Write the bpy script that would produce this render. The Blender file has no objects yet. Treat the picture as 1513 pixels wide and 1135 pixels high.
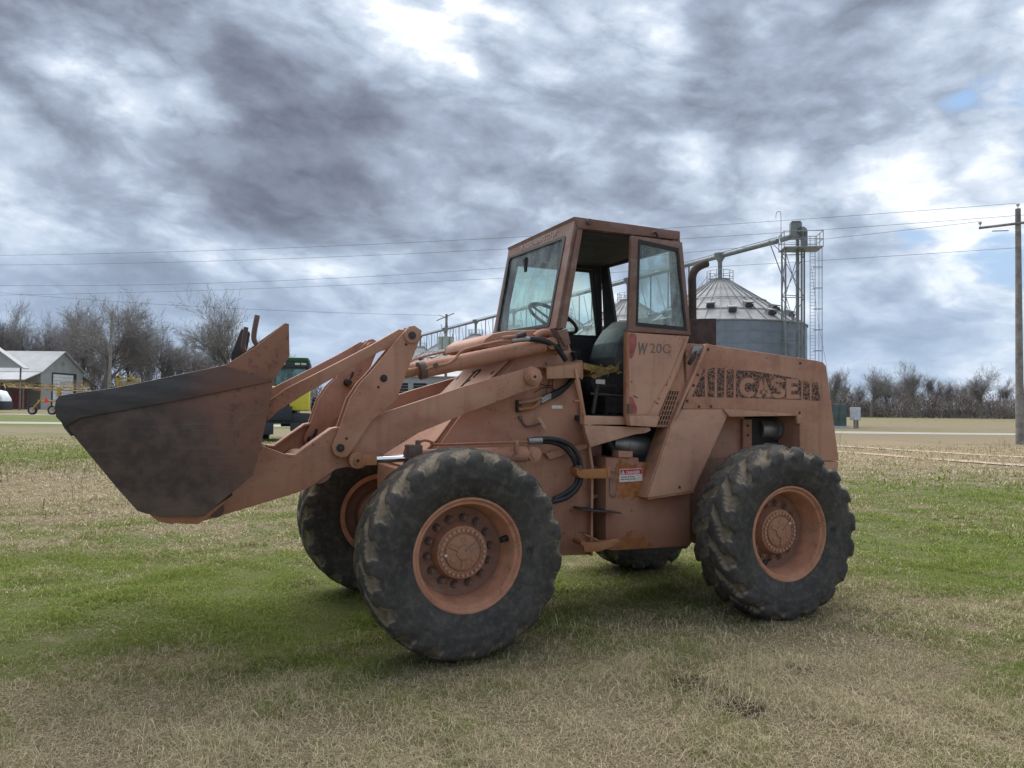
import bpy, bmesh, math, random
import numpy as np
from mathutils import Vector, Matrix
random.seed(7); RNG = np.random.default_rng(7)
S = bpy.context.scene; COL = S.collection
R = math.radians
# ------------------------------------------------------------------ camera
F, CX, CY = 1136., 756.5, 567.5
PITCH, ROLL, CAMH, TH = R(1.65), R(0.6), 1.6, R(23.6)
_fw = np.array([0, math.cos(PITCH), math.sin(PITCH)]); _u0 = np.array([0, -math.sin(PITCH), math.cos(PITCH)]); _r0 = np.array([1., 0, 0])
_rt = math.cos(ROLL)*_r0 + math.sin(ROLL)*_u0; _up = -math.sin(ROLL)*_r0 + math.cos(ROLL)*_u0
RM = np.stack([_rt, _up, _fw]); CAM = np.array([0, 0, CAMH])
cd = bpy.data.cameras.new('camera'); cam = bpy.data.objects.new('camera', cd); COL.objects.link(cam)
cd.sensor_width = 36; cd.lens = 36*F/1513; cd.clip_start = 0.1; cd.clip_end = 4000
mw = Matrix([[_rt[i], _up[i], -_fw[i], CAM[i]] for i in range(3)] + [[0, 0, 0, 1]]); cam.matrix_world = mw
S.camera = cam
# ------------------------------------------------------------------ colour management
S.view_settings.view_transform = 'Standard'; S.view_settings.look = 'None'; S.view_settings.gamma = 1
S.view_settings.use_curve_mapping = False; S.view_settings.exposure = 0.0
S.render.engine = 'CYCLES'
# ------------------------------------------------------------------ node helper
class NT:
    def __init__(s, nt): s.nt = nt; s.n = nt.nodes; s.l = nt.links
    def a(s, typ, ins=None, **kw):
        nd = s.n.new(typ)
        for k, v in kw.items(): setattr(nd, k, v)
        if ins:
            for k, v in ins.items():
                sk = nd.inputs[k]
                if isinstance(v, bpy.types.NodeSocket): s.l.new(v, sk)
                else: sk.default_value = v
        return nd
    def m(s, op, a, b=None, c=None, clamp=False):
        nd = s.n.new('ShaderNodeMath'); nd.operation = op; nd.use_clamp = clamp
        for i, v in enumerate((a, b, c)):
            if v is None: continue
            if isinstance(v, bpy.types.NodeSocket): s.l.new(v, nd.inputs[i])
            else: nd.inputs[i].default_value = v
        return nd.outputs[0]
    def vm(s, op, a, b=None):
        nd = s.n.new('ShaderNodeVectorMath'); nd.operation = op
        for i, v in enumerate((a, b)):
            if v is None: continue
            if isinstance(v, bpy.types.NodeSocket): s.l.new(v, nd.inputs[i])
            else: nd.inputs[i].default_value = v
        return nd.outputs['Value'] if op in ('DOT_PRODUCT', 'LENGTH', 'DISTANCE') else nd.outputs[0]
    def mix(s, f, a, b, blend='MIX'):
        nd = s.n.new('ShaderNodeMix'); nd.data_type = 'RGBA'; nd.blend_type = blend
        for k, v in ((0, f), (6, a), (7, b)):
            if isinstance(v, bpy.types.NodeSocket): s.l.new(v, nd.inputs[k])
            else: nd.inputs[k].default_value = v if k == 0 else (tuple(v) + (1,) if len(v) == 3 else v)
        return nd.outputs[2]
    def noise(s, vec, scale, detail=4, rough=.55, dist=0., out=0, typ=None):
        nd = s.a('ShaderNodeTexNoise', {'Scale': scale, 'Detail': detail, 'Roughness': rough, 'Distortion': dist})
        if vec is not None: s.l.new(vec, nd.inputs['Vector'])
        return nd.outputs[out]
    def ss(s, v, lo, hi, a=0., b=1.):
        nd = s.a('ShaderNodeMapRange', {0: v, 1: lo, 2: hi, 3: a, 4: b}, interpolation_type='SMOOTHSTEP'); return nd.outputs[0]
    def sc(s, vec, xyz, loc=(0, 0, 0)):
        nd = s.a('ShaderNodeMapping', {'Vector': vec, 'Location': loc, 'Scale': xyz}); return nd.outputs[0]
    def sep(s, vec):
        nd = s.a('ShaderNodeSeparateXYZ', {0: vec}); return nd.outputs
    def rot(s, vec, r, xyz, loc=(0, 0, 0)):
        nd = s.a('ShaderNodeMapping', {'Vector': vec, 'Rotation': r}); return s.sc(nd.outputs[0], xyz, loc)
    def comb(s, x, y, z):
        nd = s.a('ShaderNodeCombineXYZ', {0: x, 1: y, 2: z}); return nd.outputs[0]
# ------------------------------------------------------------------ world: nishita sky behind broken cloud
def ray(px, py):
    d = RM.T @ np.array([(px-CX)/F, (CY-py)/F, 1]); return d/np.linalg.norm(d)
SUN_EL, SUN_AZ = R(54), R(-8)
w = bpy.data.worlds.new('World'); S.world = w; w.use_nodes = True
k = NT(w.node_tree); k.n.clear()
d = k.a('ShaderNodeTexCoord').outputs['Generated']
sky = k.a('ShaderNodeTexSky', sky_type='NISHITA', sun_disc=False, sun_elevation=SUN_EL, sun_rotation=SUN_AZ, air_density=1.2, dust_density=1.5, ozone_density=1.3).outputs[0]
x, y, z = k.sep(d)
den = k.m('ADD', k.m('MAXIMUM', z, 0.0), 0.16)
p = k.comb(k.m('DIVIDE', x, den), k.m('DIVIDE', y, den), 0.35)
warp = k.noise(p, 1.1, 3, .5, out=1)
wv = k.vm('SUBTRACT', warp, (0.5, 0.5, 0.5)); wsc = k.a('ShaderNodeVectorMath', operation='SCALE', ins={0: wv, 3: 0.9}).outputs[0]
pw = k.vm('ADD', p, wsc)
big = k.noise(k.sc(pw, (.75, 1.05, 1), (3.1, 1.7, 0)), 1.0, 4, .5)
dq = k.vm('ADD', k.sc(d, (1, 1, 1.7)), k.a('ShaderNodeVectorMath', operation='SCALE', ins={0: wv, 3: 0.10}).outputs[0])
dr_ = k.rot(dq, (0, R(-27), 0), (.78, 1, 1.1))
medA = k.noise(dr_, 4.2, 8, .50, .1); medB = k.noise(k.sc(dq, (1, 1, 1), (2.3, 4.2, 1)), 3.9, 8, .50, .15)
lf = k.ss(x, -.10, .22)
med = k.m('ADD', k.m('MULTIPLY', medA, k.m('SUBTRACT', 1., lf)), k.m('MULTIPLY', medB, lf))
med2 = k.noise(k.rot(dq, (0, R(-22), 0), (.92, 1, 1.1), (7.7, 1.2, 3)), 10.5, 8, .54, .15)
fine = k.noise(k.sc(dq, (1, 1, 1), (2, 5, 1)), 26, 6, .6)
def blob(px, py, rad, amp, stretch=1.0, ang=0.0):
    """elongated soft cloud mass centred on a sky direction"""
    c = ray(px, py); right = np.cross(c, [0, 0, 1]); right /= np.linalg.norm(right); up = np.cross(right, c)
    a1 = math.cos(ang)*right + math.sin(ang)*up; a2 = -math.sin(ang)*right + math.cos(ang)*up
    q = k.vm('ADD', d, k.a('ShaderNodeVectorMath', operation='SCALE', ins={0: wv, 3: 0.16}).outputs[0])
    e1 = k.m('DIVIDE', k.vm('DOT_PRODUCT', q, tuple(a1)), rad*stretch); e2 = k.m('DIVIDE', k.vm('DOT_PRODUCT', q, tuple(a2)), rad)
    r2 = k.m('ADD', k.m('MULTIPLY', e1, e1), k.m('MULTIPLY', e2, e2))
    g = k.m('POWER', 2.718, k.m('MULTIPLY', r2, -1.0))
    f = k.m('GREATER_THAN', k.vm('DOT_PRODUCT', d, tuple(c)), 0.0)
    return k.m('MULTIPLY', k.m('MULTIPLY', g, f), amp)
dark = k.m('ADD', k.m('MULTIPLY', k.m('SUBTRACT', big, .5), .8), k.m('MULTIPLY', k.m('SUBTRACT', med, .5), 1.9))
dark = k.m('ADD', dark, k.m('MULTIPLY', k.m('SUBTRACT', med2, .5), 1.25))
bil = k.m('ABSOLUTE', k.m('SUBTRACT', k.noise(k.rot(dq, (0, R(-24), 0), (.85, 1, 1.05), (3.3, 6.1, 2)), 6.0, 7, .52), .5))
dark = k.m('SUBTRACT', dark, k.m('MULTIPLY', k.m('SUBTRACT', k.m('POWER', k.m('MULTIPLY', bil, 5., clamp=True), .8), .45), .34))
ridge = k.m('SUBTRACT', 1., k.m('MULTIPLY', k.m('ABSOLUTE', k.m('SUBTRACT', med2, .47)), 14.), clamp=True)
dark = k.m('SUBTRACT', dark, k.m('MULTIPLY', k.m('MULTIPLY', ridge, k.ss(med, .62, .42)), .05))
dark = k.m('ADD', dark, k.m('MULTIPLY', k.m('SUBTRACT', fine, .5), .34))
for b in [(100, 60, .15, .40, 1.7, -.35), (330, 170, .12, .42, 1.9, -.55), (520, 270, .09, .44, 1.5, -.35), (80, 240, .07, .16, 2.6, -.5),
          (850, 190, .16, .20, 1.2, .2), (1290, 170, .13, .22, 1.0, .8), (1150, 230, .08, .16, 1.8, 0), (1040, 60, .12, .10, 1.5, 0),
          (645, 75, .075, -.24, 1.1, .9), (560, 20, .07, -.20, 1.3, 0), (290, 345, .05, -.26, 3.0, -.30), (140, 160, .028, -.22, 4.5, -.5), (470, 400, .05, -.26, 4.0, -.08),
          (1200, 250, .035, -.30, .7, 1.2), (1120, 110, .05, -.16, 1.5, .8), (1420, 420, .05, -.16, 1.2, .3), (1010, 220, .03, -.25, 1.2, .5), (1180, 330, .05, -.10, 2.5, .1), (1440, 400, .045, -.25, .9, .4), (700, 120, .03, -.25, .8, 1.1), (300, 300, .03, -.25, 2.5, -.45), (1000, 20, .04, -.22, 1.2, .6),
          (60, 330, .05, -.20, 2, -.5), (480, 455, .035, .22, 4.0, -.1), (1400, 500, .03, .20, 5, 0), (800, 420, .06, -.10, 4, 0), (600, 470, .02, -.2, 2, 0)]:
    dark = k.m('ADD', dark, blob(*b))
bluem = k.m('ADD', k.m('MULTIPLY', k.m('SUBTRACT', k.m('ADD', med, k.m('MULTIPLY', k.m('SUBTRACT', med2, .5), 1.6)), .56), 4.5), k.m('MULTIPLY', k.m('SUBTRACT', k.noise(k.sc(dq, (1, 1, 1.3), (17, 8, 0)), 3.0, 8, .6), .55), 6.0))
for b in [(1470, 145, .045, 2.0, 1.7, .25), (1420, 165, .03, .8, 1.4, .2), (1480, 250, .04, .6, 1.6, .2), (1500, 330, .06, 1.4, 1.5, .4), (640, 380, .022, 1.8, 4.5, -.05), (420, 470, .03, 1.6, 3.0, -.1), (500, 500, .03, 1.2, 3, 0), (1420, 555, .03, .8, 5, 0), (560, 440, .035, .8, 3.5, -.1), (230, 395, .02, .6, 3, -.2), (1330, 380, .05, .5, 1.2, .3), (1350, 290, .03, .5, 2.5, .1), (300, 10, .3, -1.4, 1.6, -.3), (850, 100, .3, -1.4, 1.3, 0), (160, 330, .16, -.5, 2.2, -.3), (500, 250, .2, -1.2, 1.4, 0)]:
    bluem = k.m('ADD', bluem, blob(*b))
bluem = k.m('MULTIPLY', k.ss(bluem, .0, 1.3), .85)
ramp = k.a('ShaderNodeValToRGB', {0: k.m('ADD', k.m('MULTIPLY', dark, .68), .41)})
cr = ramp.color_ramp; cr.interpolation = 'LINEAR'
stops = [(0.0, (.68, .70, .72)), (.20, (.58, .61, .65)), (.31, (.405, .455, .525)), (.42, (.315, .365, .445)), (.56, (.225, .265, .338)), (.78, (.148, .170, .222)), (1.0, (.096, .110, .148))]
cr.elements[0].position = stops[0][0]; cr.elements[0].color = stops[0][1] + (1,)
cr.elements[1].position = stops[-1][0]; cr.elements[1].color = stops[-1][1] + (1,)
for pos, c in stops[1:-1]: cr.elements.new(pos).color = c + (1,)
WS = 0.12
cl = k.a('ShaderNodeVectorMath', operation='SCALE', ins={0: ramp.outputs[0], 3: 1.0/WS}).outputs[0]
bl = k.mix(.75, sky, tuple(c/WS for c in (.14, .25, .42)))
out = k.mix(bluem, cl, bl)
low = k.ss(z, .02, .26, .55, 0.)                          # distance whitens the lowest clouds
out = k.mix(low, out, tuple(c/WS for c in (.235, .32, .435)))
bg = k.a('ShaderNodeBackground', {'Color': out, 'Strength': WS})
k.l.new(bg.outputs[0], k.a('ShaderNodeOutputWorld').inputs[0])
w.cycles.sampling_method = 'MANUAL'; w.cycles.sample_map_resolution = 512
# ------------------------------------------------------------------ sun through cloud
sl = bpy.data.lights.new('sun', 'SUN'); sl.energy = 2.5; sl.angle = R(80); sl.color = (1, .95, .88)
so = bpy.data.objects.new('sun', sl); COL.objects.link(so)
sd = Vector((math.sin(SUN_AZ)*math.cos(SUN_EL), math.cos(SUN_AZ)*math.cos(SUN_EL), math.sin(SUN_EL)))
so.rotation_euler = sd.to_track_quat('Z', 'Y').to_euler(); so.location = sd*50
S.view_settings.exposure = 0.85

# ================================================================== materials
def mat(name):
    m = bpy.data.materials.new(name); m.use_nodes = True; kk = NT(m.node_tree); kk.n.clear()
    o = kk.a('ShaderNodeOutputMaterial'); return m, kk, o
def bsdf(kk, o, col, rough=.6, metal=0., spec=.4, bump=None, bs=.2, bd=.01, normal=None):
    ins = {'Base Color': col if isinstance(col, bpy.types.NodeSocket) else tuple(col)+(1,), 'Roughness': rough, 'Metallic': metal, 'Specular IOR Level': spec}
    b = kk.a('ShaderNodeBsdfPrincipled', ins)
    if bump is not None:
        bn = kk.a('ShaderNodeBump', {'Height': bump, 'Strength': bs, 'Distance': bd}); kk.l.new(bn.outputs[0], b.inputs['Normal'])
    kk.l.new(b.outputs[0], o.inputs[0]); return b
M = {}
def plain(name, col, rough=.6, metal=0., var=.15, scale=3., spec=.4):
    m, q, o = mat(name); pos = q.a('ShaderNodeTexCoord').outputs['Object']
    n = q.noise(pos, scale, 6, .6)
    c = q.mix(q.ss(n, .3, .7), tuple(a*(1-var) for a in col), tuple(min(1, a*(1+var)) for a in col))
    bsdf(q, o, c, rough, metal, spec, bump=n, bs=.15, bd=.004); M[name] = m; return m
def paint(name, base, base2, rust=(.19, .065, .022), rustlo=.66, streak=.35, dirt=.5, rough=.62, dust=(.34, .225, .155)):
    m, q, o = mat(name); pos = q.a('ShaderNodeTexCoord').outputs['Object']
    n1 = q.noise(pos, 1.6, 5, .55); n2 = q.noise(pos, 9, 7, .65); n3 = q.noise(pos, 55, 4, .6)
    st = q.noise(q.sc(pos, (14, 14, 1.3)), 1.0, 6, .6)
    c = q.mix(q.ss(n1, .35, .65), base, base2)
    pl = q.noise(q.sc(pos, (1, 1, 1.6)), 4.3, 7, .62)
    c = q.mix(q.m('MULTIPLY', q.ss(n2, .45, .75), .40), c, dust); c = q.mix(q.m('MULTIPLY', q.ss(pl, .50, .66), .35), c, tuple(min(1, v_*1.25) for v_ in dust)); c = q.mix(q.m('MULTIPLY', q.ss(pl, .48, .34), .30), c, tuple(v_*.55 for v_ in base2))
    c = q.mix(q.m('MULTIPLY', q.ss(st, .50, .70), .55*streak), c, (.12, .05, .03))
    rm = q.m('ADD', q.m('MULTIPLY', n2, .55), q.m('MULTIPLY', n1, .45))
    rm = q.m('ADD', rm, q.m('MULTIPLY', q.m('SUBTRACT', n3, .5), .35))
    c = q.mix(q.m('MULTIPLY', q.ss(rm, rustlo-.06, rustlo+.04), .75), c, rust)
    chips = q.m('MULTIPLY', q.ss(q.noise(pos, 38, 3, .6), .665, .70), q.ss(q.noise(pos, 3.1, 2, .5), .44, .58))
    c = q.mix(q.m('MULTIPLY', chips, .7), c, (.09, .035, .022))
    zz = q.sep(pos)[2]
    c = q.mix(q.m('MULTIPLY', q.m('MULTIPLY', q.ss(zz, 1.25, .5), q.ss(n2, .3, .6)), .35*dirt), c, (.12, .055, .035))
    bsdf(q, o, c, rough, 0, .28, bump=q.m('ADD', n3, q.m('MULTIPLY', n2, 2)), bs=.12, bd=.004); M[name] = m; return m
paint('paint', (.46, .24, .160), (.37, .178, .118), rustlo=.63)
paint('paint_rim', (.54, .27, .17), (.46, .215, .13), rust=(.30, .10, .035), rustlo=.60, streak=.2)
paint('paint_hub', (.46, .24, .155), (.38, .19, .12), streak=.2)
paint('paint_dusty_skylit', (.51, .29, .205), (.43, .23, .16), streak=.3, dirt=.2)  # dusty paint; on the sloping front cover its paleness is painted sky light
paint('paint_rusty', (.38, .19, .12), (.31, .14, .085), rust=(.30, .11, .04), rustlo=.50)
paint('paint_orange', (.40, .21, .13), (.33, .16, .09), rust=(.36, .15, .04), rustlo=.52, streak=.9)
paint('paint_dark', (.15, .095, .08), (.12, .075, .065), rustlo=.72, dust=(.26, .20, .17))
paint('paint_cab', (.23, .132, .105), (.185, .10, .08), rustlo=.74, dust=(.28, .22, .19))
paint('paint_shade', (.27, .145, .105), (.23, .12, .088), rustlo=.66)  # paint with shade put into its colour, for deep wheel discs and underparts
plain('black_steel', (.022, .02, .02), .55, 0, .3, 20); plain('dark_steel', (.05, .045, .043), .5, .3, .3, 20)
plain('grey_steel', (.28, .28, .28), .42, .7, .15, 12); plain('hose_rubber', (.018, .019, .021), .5, 0, .3, 30)
plain('chrome', (.8, .8, .82), .12, 1., .02, 12); plain('interior', (.035, .036, .04), .8, 0, .3, 8)
plain('seat_vinyl', (.075, .08, .085), .5, 0, .35, 14); plain('foam', (.42, .31, .12), .95, 0, .25, 30)
plain('bolt_dark', (.06, .032, .026), .6, 0, .3, 30); plain('bare_metal', (.7, .68, .65), .35, .6, .1, 30)
plain('exhaust_brown', (.055, .038, .034), .85, 0, .35, 12); plain('decal_black', (.055, .045, .045), .7); plain('stencil_grey', (.17, .135, .125), .8, 0, .15, 40)
plain('sign_red', (.42, .02, .03), .5); plain('sign_white', (.62, .57, .55), .6, 0, .1, 40); plain('sign_ink', (.09, .07, .07), .7)
plain('letter_white', (.40, .34, .30), .8, 0, .3, 60); plain('red_paint', (.30, .085, .08), .6, 0, .3, 14)
# bucket steel: paint worn down to dark scoured plate towards the cutting edge
m, q, o = mat('bucket_steel'); pos = q.a('ShaderNodeTexCoord').outputs['Object']
xx, yy, zz = q.sep(pos); n1 = q.noise(pos, 2.2, 7, .62); n2 = q.noise(pos, 14, 7, .65); n3 = q.noise(q.sc(pos, (30, 30, 4)), 1, 4, .6)
g = q.m('ADD', q.m('ADD', q.m('MULTIPLY', xx, 1.35), q.m('MULTIPLY', zz, .95)), q.m('MULTIPLY', q.m('SUBTRACT', n1, .5), 1.5))
g = q.ss(g, -1.12, -.12)
c = q.mix(q.ss(n2, .35, .7), (.062, .046, .042), (.105, .078, .066))
rustc = q.mix(q.ss(n1, .4, .62), (.27, .125, .08), (.17, .085, .06)); rustc = q.mix(q.ss(n2, .52, .75), rustc, (.07, .03, .022))
c = q.mix(g, c, rustc)
vn = q.a('ShaderNodeTexVoronoi', {'Vector': q.sc(pos, (1.2, 1.2, 1.9)), 'Scale': 2.1}, feature='DISTANCE_TO_EDGE').outputs['Distance']
c = q.mix(q.m('MULTIPLY', q.m('MULTIPLY', q.ss(vn, .012, .003), q.ss(n1, .56, .66)), .35), c, (.20, .15, .11))
scr = q.noise(q.a('ShaderNodeMapping', {'Vector': pos, 'Rotation': (0, R(38), 0), 'Scale': (2.2, 2, 70)}).outputs[0], 1.0, 5, .65)
scr2 = q.noise(q.a('ShaderNodeMapping', {'Vector': pos, 'Rotation': (0, R(-20), 0), 'Scale': (3, 2, 90)}).outputs[0], 1.0, 4, .65)
c = q.mix(q.m('MULTIPLY', q.ss(scr, .56, .70), .35), c, (.17, .13, .11)); c = q.mix(q.m('MULTIPLY', q.ss(scr2, .62, .74), .30), c, (.035, .026, .024))
drt = q.ss(q.m('ADD', q.noise(pos, 5, 6, .6), q.m('MULTIPLY', q.ss(zz, 1.35, .95), .25)), .60, .78)
c = q.mix(q.m('MULTIPLY', drt, .5), c, (.155, .115, .085))
bsdf(q, o, c, .60, .12, .35, bump=q.m('ADD', n2, q.m('MULTIPLY', scr, .7)), bs=.3, bd=.004); M['bucket_steel'] = m
m, q, o = mat('worn_plate'); pos = q.a('ShaderNodeTexCoord').outputs['Object']
xx, yy, zz = q.sep(pos); n1 = q.noise(pos, 3.2, 7, .62); n2 = q.noise(q.sc(pos, (4, 4, 22)), 1, 6, .65)
c = q.mix(q.ss(n2, .35, .7), (.050, .048, .050), (.088, .080, .080))
c = q.mix(q.m('MULTIPLY', q.ss(q.m('ADD', xx, q.m('MULTIPLY', n1, .8)), -1.45, -.9), .8), c, (.17, .075, .052))
bsdf(q, o, c, .5, .3, .4, bump=n2, bs=.2, bd=.003); M['worn_plate'] = m
# tank side with orange rust bloom
m, q, o = mat('rusty_tank'); pos = q.a('ShaderNodeTexCoord').outputs['Object']
xx, yy, zz = q.sep(pos); n1 = q.noise(pos, 4.2, 7, .62); n2 = q.noise(pos, 17, 6, .65)
base = q.mix(q.ss(n1, .35, .65), (.31, .155, .105), (.36, .19, .13))
c0 = q.vm('DISTANCE', q.sc(pos, (1, 0, 1)), (1.52, 0, 1.02)); c1 = q.vm('DISTANCE', q.sc(pos, (1, 0, 1)), (1.70, 0, 1.06)); c2 = q.vm('DISTANCE', q.sc(pos, (1, 0, 1.6)), (1.58, 0, .86))
rm = q.m('MAXIMUM', q.m('MAXIMUM', q.ss(c0, .26, .02), q.ss(c1, .2, .02)), q.ss(c2, .26, .03))
rm = q.ss(q.m('ADD', rm, q.m('MULTIPLY', q.m('SUBTRACT', q.m('ADD', n1, n2), 1.0), 1.7)), .42, .62)
c = q.mix(rm, base, q.mix(q.ss(n2, .4, .6), (.36, .15, .045), (.25, .095, .04)))
c = q.mix(q.m('MULTIPLY', q.ss(zz, .75, .5), .5), c, (.22, .085, .04))
bsdf(q, o, c, .7, 0, .25, bump=n2, bs=.2, bd=.004); M['rusty_tank'] = m
# weathered decal: black film cracked to let the paint through
m, q, o = mat('cracked_decal'); pos = q.a('ShaderNodeTexCoord').outputs['Object']
wn = q.noise(pos, 22, 3, .5, out=1); pw_ = q.vm('ADD', pos, q.a('ShaderNodeVectorMath', operation='SCALE', ins={0: wn, 3: .05}).outputs[0])
v = q.a('ShaderNodeTexVoronoi', {'Vector': q.sc(pw_, (1.0, 0, 1.0)), 'Scale': 31.}, feature='DISTANCE_TO_EDGE').outputs['Distance']
cf = q.ss(v, .035, .075)
c = q.mix(cf, (.36, .175, .11), (.070, .052, .050)); bsdf(q, o, c, .75, 0, .2); M['cracked_decal'] = m
# rubber with dried mud
m, q, o = mat('tyre_rubber'); pos = q.a('ShaderNodeTexCoord').outputs['Object']; at = q.a('ShaderNodeAttribute', attribute_name='mud').outputs['Fac']
n1 = q.noise(pos, 3.0, 5, .6); n2 = q.noise(pos, 22, 7, .68); n3 = q.noise(pos, 90, 3, .6)
c = q.mix(q.ss(n1, .35, .7), (.036, .034, .033), (.066, .062, .057)); c = q.mix(q.m('MULTIPLY', q.ss(n2, .42, .75), .55), c, (.15, .13, .105))
mm = q.m('ADD', q.m('MULTIPLY', at, 1.12), q.m('MULTIPLY', q.m('SUBTRACT', n1, .55), 1.5)); mm = q.m('ADD', mm, q.m('MULTIPLY', q.m('SUBTRACT', n2, .5), .9))
c = q.mix(q.m('MULTIPLY', q.ss(mm, .35, 1.0), .75), c, q.mix(n2, (.15, .122, .088), (.31, .25, .175)))
vo = q.a('ShaderNodeTexVoronoi', {'Vector': pos, 'Scale': 9.}, feature='DISTANCE_TO_EDGE').outputs['Distance']
c = q.mix(q.m('MULTIPLY', q.m('MULTIPLY', q.ss(vo, .02, .0), q.ss(n1, .5, .6)), .6), c, (.008, .008, .008))
bsdf(q, o, c, .72, 0, .3, bump=q.m('ADD', n2, q.m('MULTIPLY', n3, .4)), bs=.35, bd=.006); M['tyre_rubber'] = m
# glass
def glass(name, tint, film, filmamt, rough=.03):
    m, q, o = mat(name); pos = q.a('ShaderNodeTexCoord').outputs['Object']
    n = q.noise(q.sc(pos, (9, 9, 1.6)), 1, 6, .65); n2 = q.noise(pos, 6, 6, .6)
    t = q.a('ShaderNodeBsdfTransparent', {'Color': tuple(tint)+(1,)}); gl = q.a('ShaderNodeBsdfGlossy', {'Color': (1, 1, 1, 1), 'Roughness': rough})
    fr = q.a('ShaderNodeFresnel', {'IOR': 1.45}).outputs[0]
    a = q.a('ShaderNodeMixShader', {0: fr, 1: t.outputs[0], 2: gl.outputs[0]})
    df = q.a('ShaderNodeBsdfTranslucent', {'Color': tuple(film)+(1,)}); df2 = q.a('ShaderNodeBsdfDiffuse', {'Color': tuple(film)+(1,)})
    dd = q.a('ShaderNodeMixShader', {0: .4, 1: df.outputs[0], 2: df2.outputs[0]})
    b = q.a('ShaderNodeMixShader', {0: q.m('MULTIPLY', q.ss(q.m('ADD', n, n2), .75, 1.25), filmamt), 1: a.outputs[0], 2: dd.outputs[0]})
    q.l.new(b.outputs[0], o.inputs[0]); M[name] = m
glass('windshield_glass', (.70, .86, .84), (.62, .74, .72), .42); glass('side_glass', (.62, .80, .78), (.56, .70, .69), .7); glass('tractor_glass', (.40, .55, .55), (.3, .40, .40), .4)

# ================================================================== object helpers
def link(o, parent=None):
    COL.objects.link(o)
    if parent is not None: o.parent = parent
    return o
def empty(name, loc=(0, 0, 0), rz=0., parent=None, label=None, cat=None, group=None):
    o = bpy.data.objects.new(name, None); o.empty_display_size = .2; link(o, parent); o.location = loc; o.rotation_euler = (0, 0, rz)
    tag(o, label, cat, group); return o
def tag(o, label=None, cat=None, group=None, kind=None):
    if label: o['label'] = label
    if cat: o['category'] = cat
    if group: o['group'] = group
    if kind: o['kind'] = kind
    return o
def smooth_bm(bm, ang=35):
    for f in bm.faces: f.smooth = True
    for e in bm.edges:
        if len(e.link_faces) == 2 and e.calc_face_angle(0) > R(ang): e.smooth = False
def finish(name, bm, material, parent=None, smooth=True, bevel=0.):
    bmesh.ops.recalc_face_normals(bm, faces=bm.faces[:])
    if bevel > 0:
        ed = [e for e in bm.edges if len(e.link_faces) == 2 and e.calc_face_angle(0) > R(40)]
        try: bmesh.ops.bevel(bm, geom=ed, offset=bevel, segments=2, affect='EDGES', profile=.6, clamp_overlap=True)
        except Exception: pass
    if smooth: smooth_bm(bm)
    me = bpy.data.meshes.new(name); bm.to_mesh(me); bm.free(); me.materials.append(M[material] if isinstance(material, str) else material)
    return link(bpy.data.objects.new(name, me), parent)
def bx(bm, lo, hi, mtx=None):
    vs = [bm.verts.new((X, Y, Z)) for X in (lo[0], hi[0]) for Y in (lo[1], hi[1]) for Z in (lo[2], hi[2])]
    for f in ((0, 1, 3, 2), (4, 6, 7, 5), (0, 4, 5, 1), (2, 3, 7, 6), (0, 2, 6, 4), (1, 5, 7, 3)): bm.faces.new([vs[i] for i in f])
    if mtx is not None: bmesh.ops.transform(bm, matrix=mtx, verts=vs)
def prism(bm, ptsA, ptsB):
    a = [bm.verts.new(p) for p in ptsA]; b = [bm.verts.new(p) for p in ptsB]; n = len(a)
    bm.faces.new(a); bm.faces.new(b[::-1])
    for i in range(n): bm.faces.new((a[i], a[(i+1) % n], b[(i+1) % n], b[i]))
def ringprism(bm, outer, inner, off):
    off = Vector(off); n = len(outer)
    L = [[bm.verts.new(Vector(p)+o_) for p in ps] for ps in (outer, inner) for o_ in (Vector((0, 0, 0)), off)]
    O0, O1, I0, I1 = L
    for i in range(n):
        j = (i+1) % n
        for q4 in ((O0[i], O0[j], I0[j], I0[i]), (O1[i], I1[i], I1[j], O1[j]), (O0[i], O1[i], O1[j], O0[j]), (I0[i], I0[j], I1[j], I1[i])): bm.faces.new(q4)
def frame_axes(t):
    t = Vector(t).normalized(); a = Vector((0, 0, 1)) if abs(t.z) < .9 else Vector((1, 0, 0))
    u_ = t.cross(a).normalized(); return t, u_, t.cross(u_).normalized()
def cyl(bm, p0, p1, r0, r1=None, seg=20, cap=True):
    r1 = r0 if r1 is None else r1; p0 = Vector(p0); p1 = Vector(p1); t, a, b = frame_axes(p1-p0)
    A = [bm.verts.new(p0+(a*math.cos(2*math.pi*i/seg)+b*math.sin(2*math.pi*i/seg))*r0) for i in range(seg)]
    B = [bm.verts.new(p1+(a*math.cos(2*math.pi*i/seg)+b*math.sin(2*math.pi*i/seg))*r1) for i in range(seg)]
    for i in range(seg): bm.faces.new((A[i], A[(i+1) % seg], B[(i+1) % seg], B[i]))
    if cap: bm.faces.new(A[::-1]); bm.faces.new(B)
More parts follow.
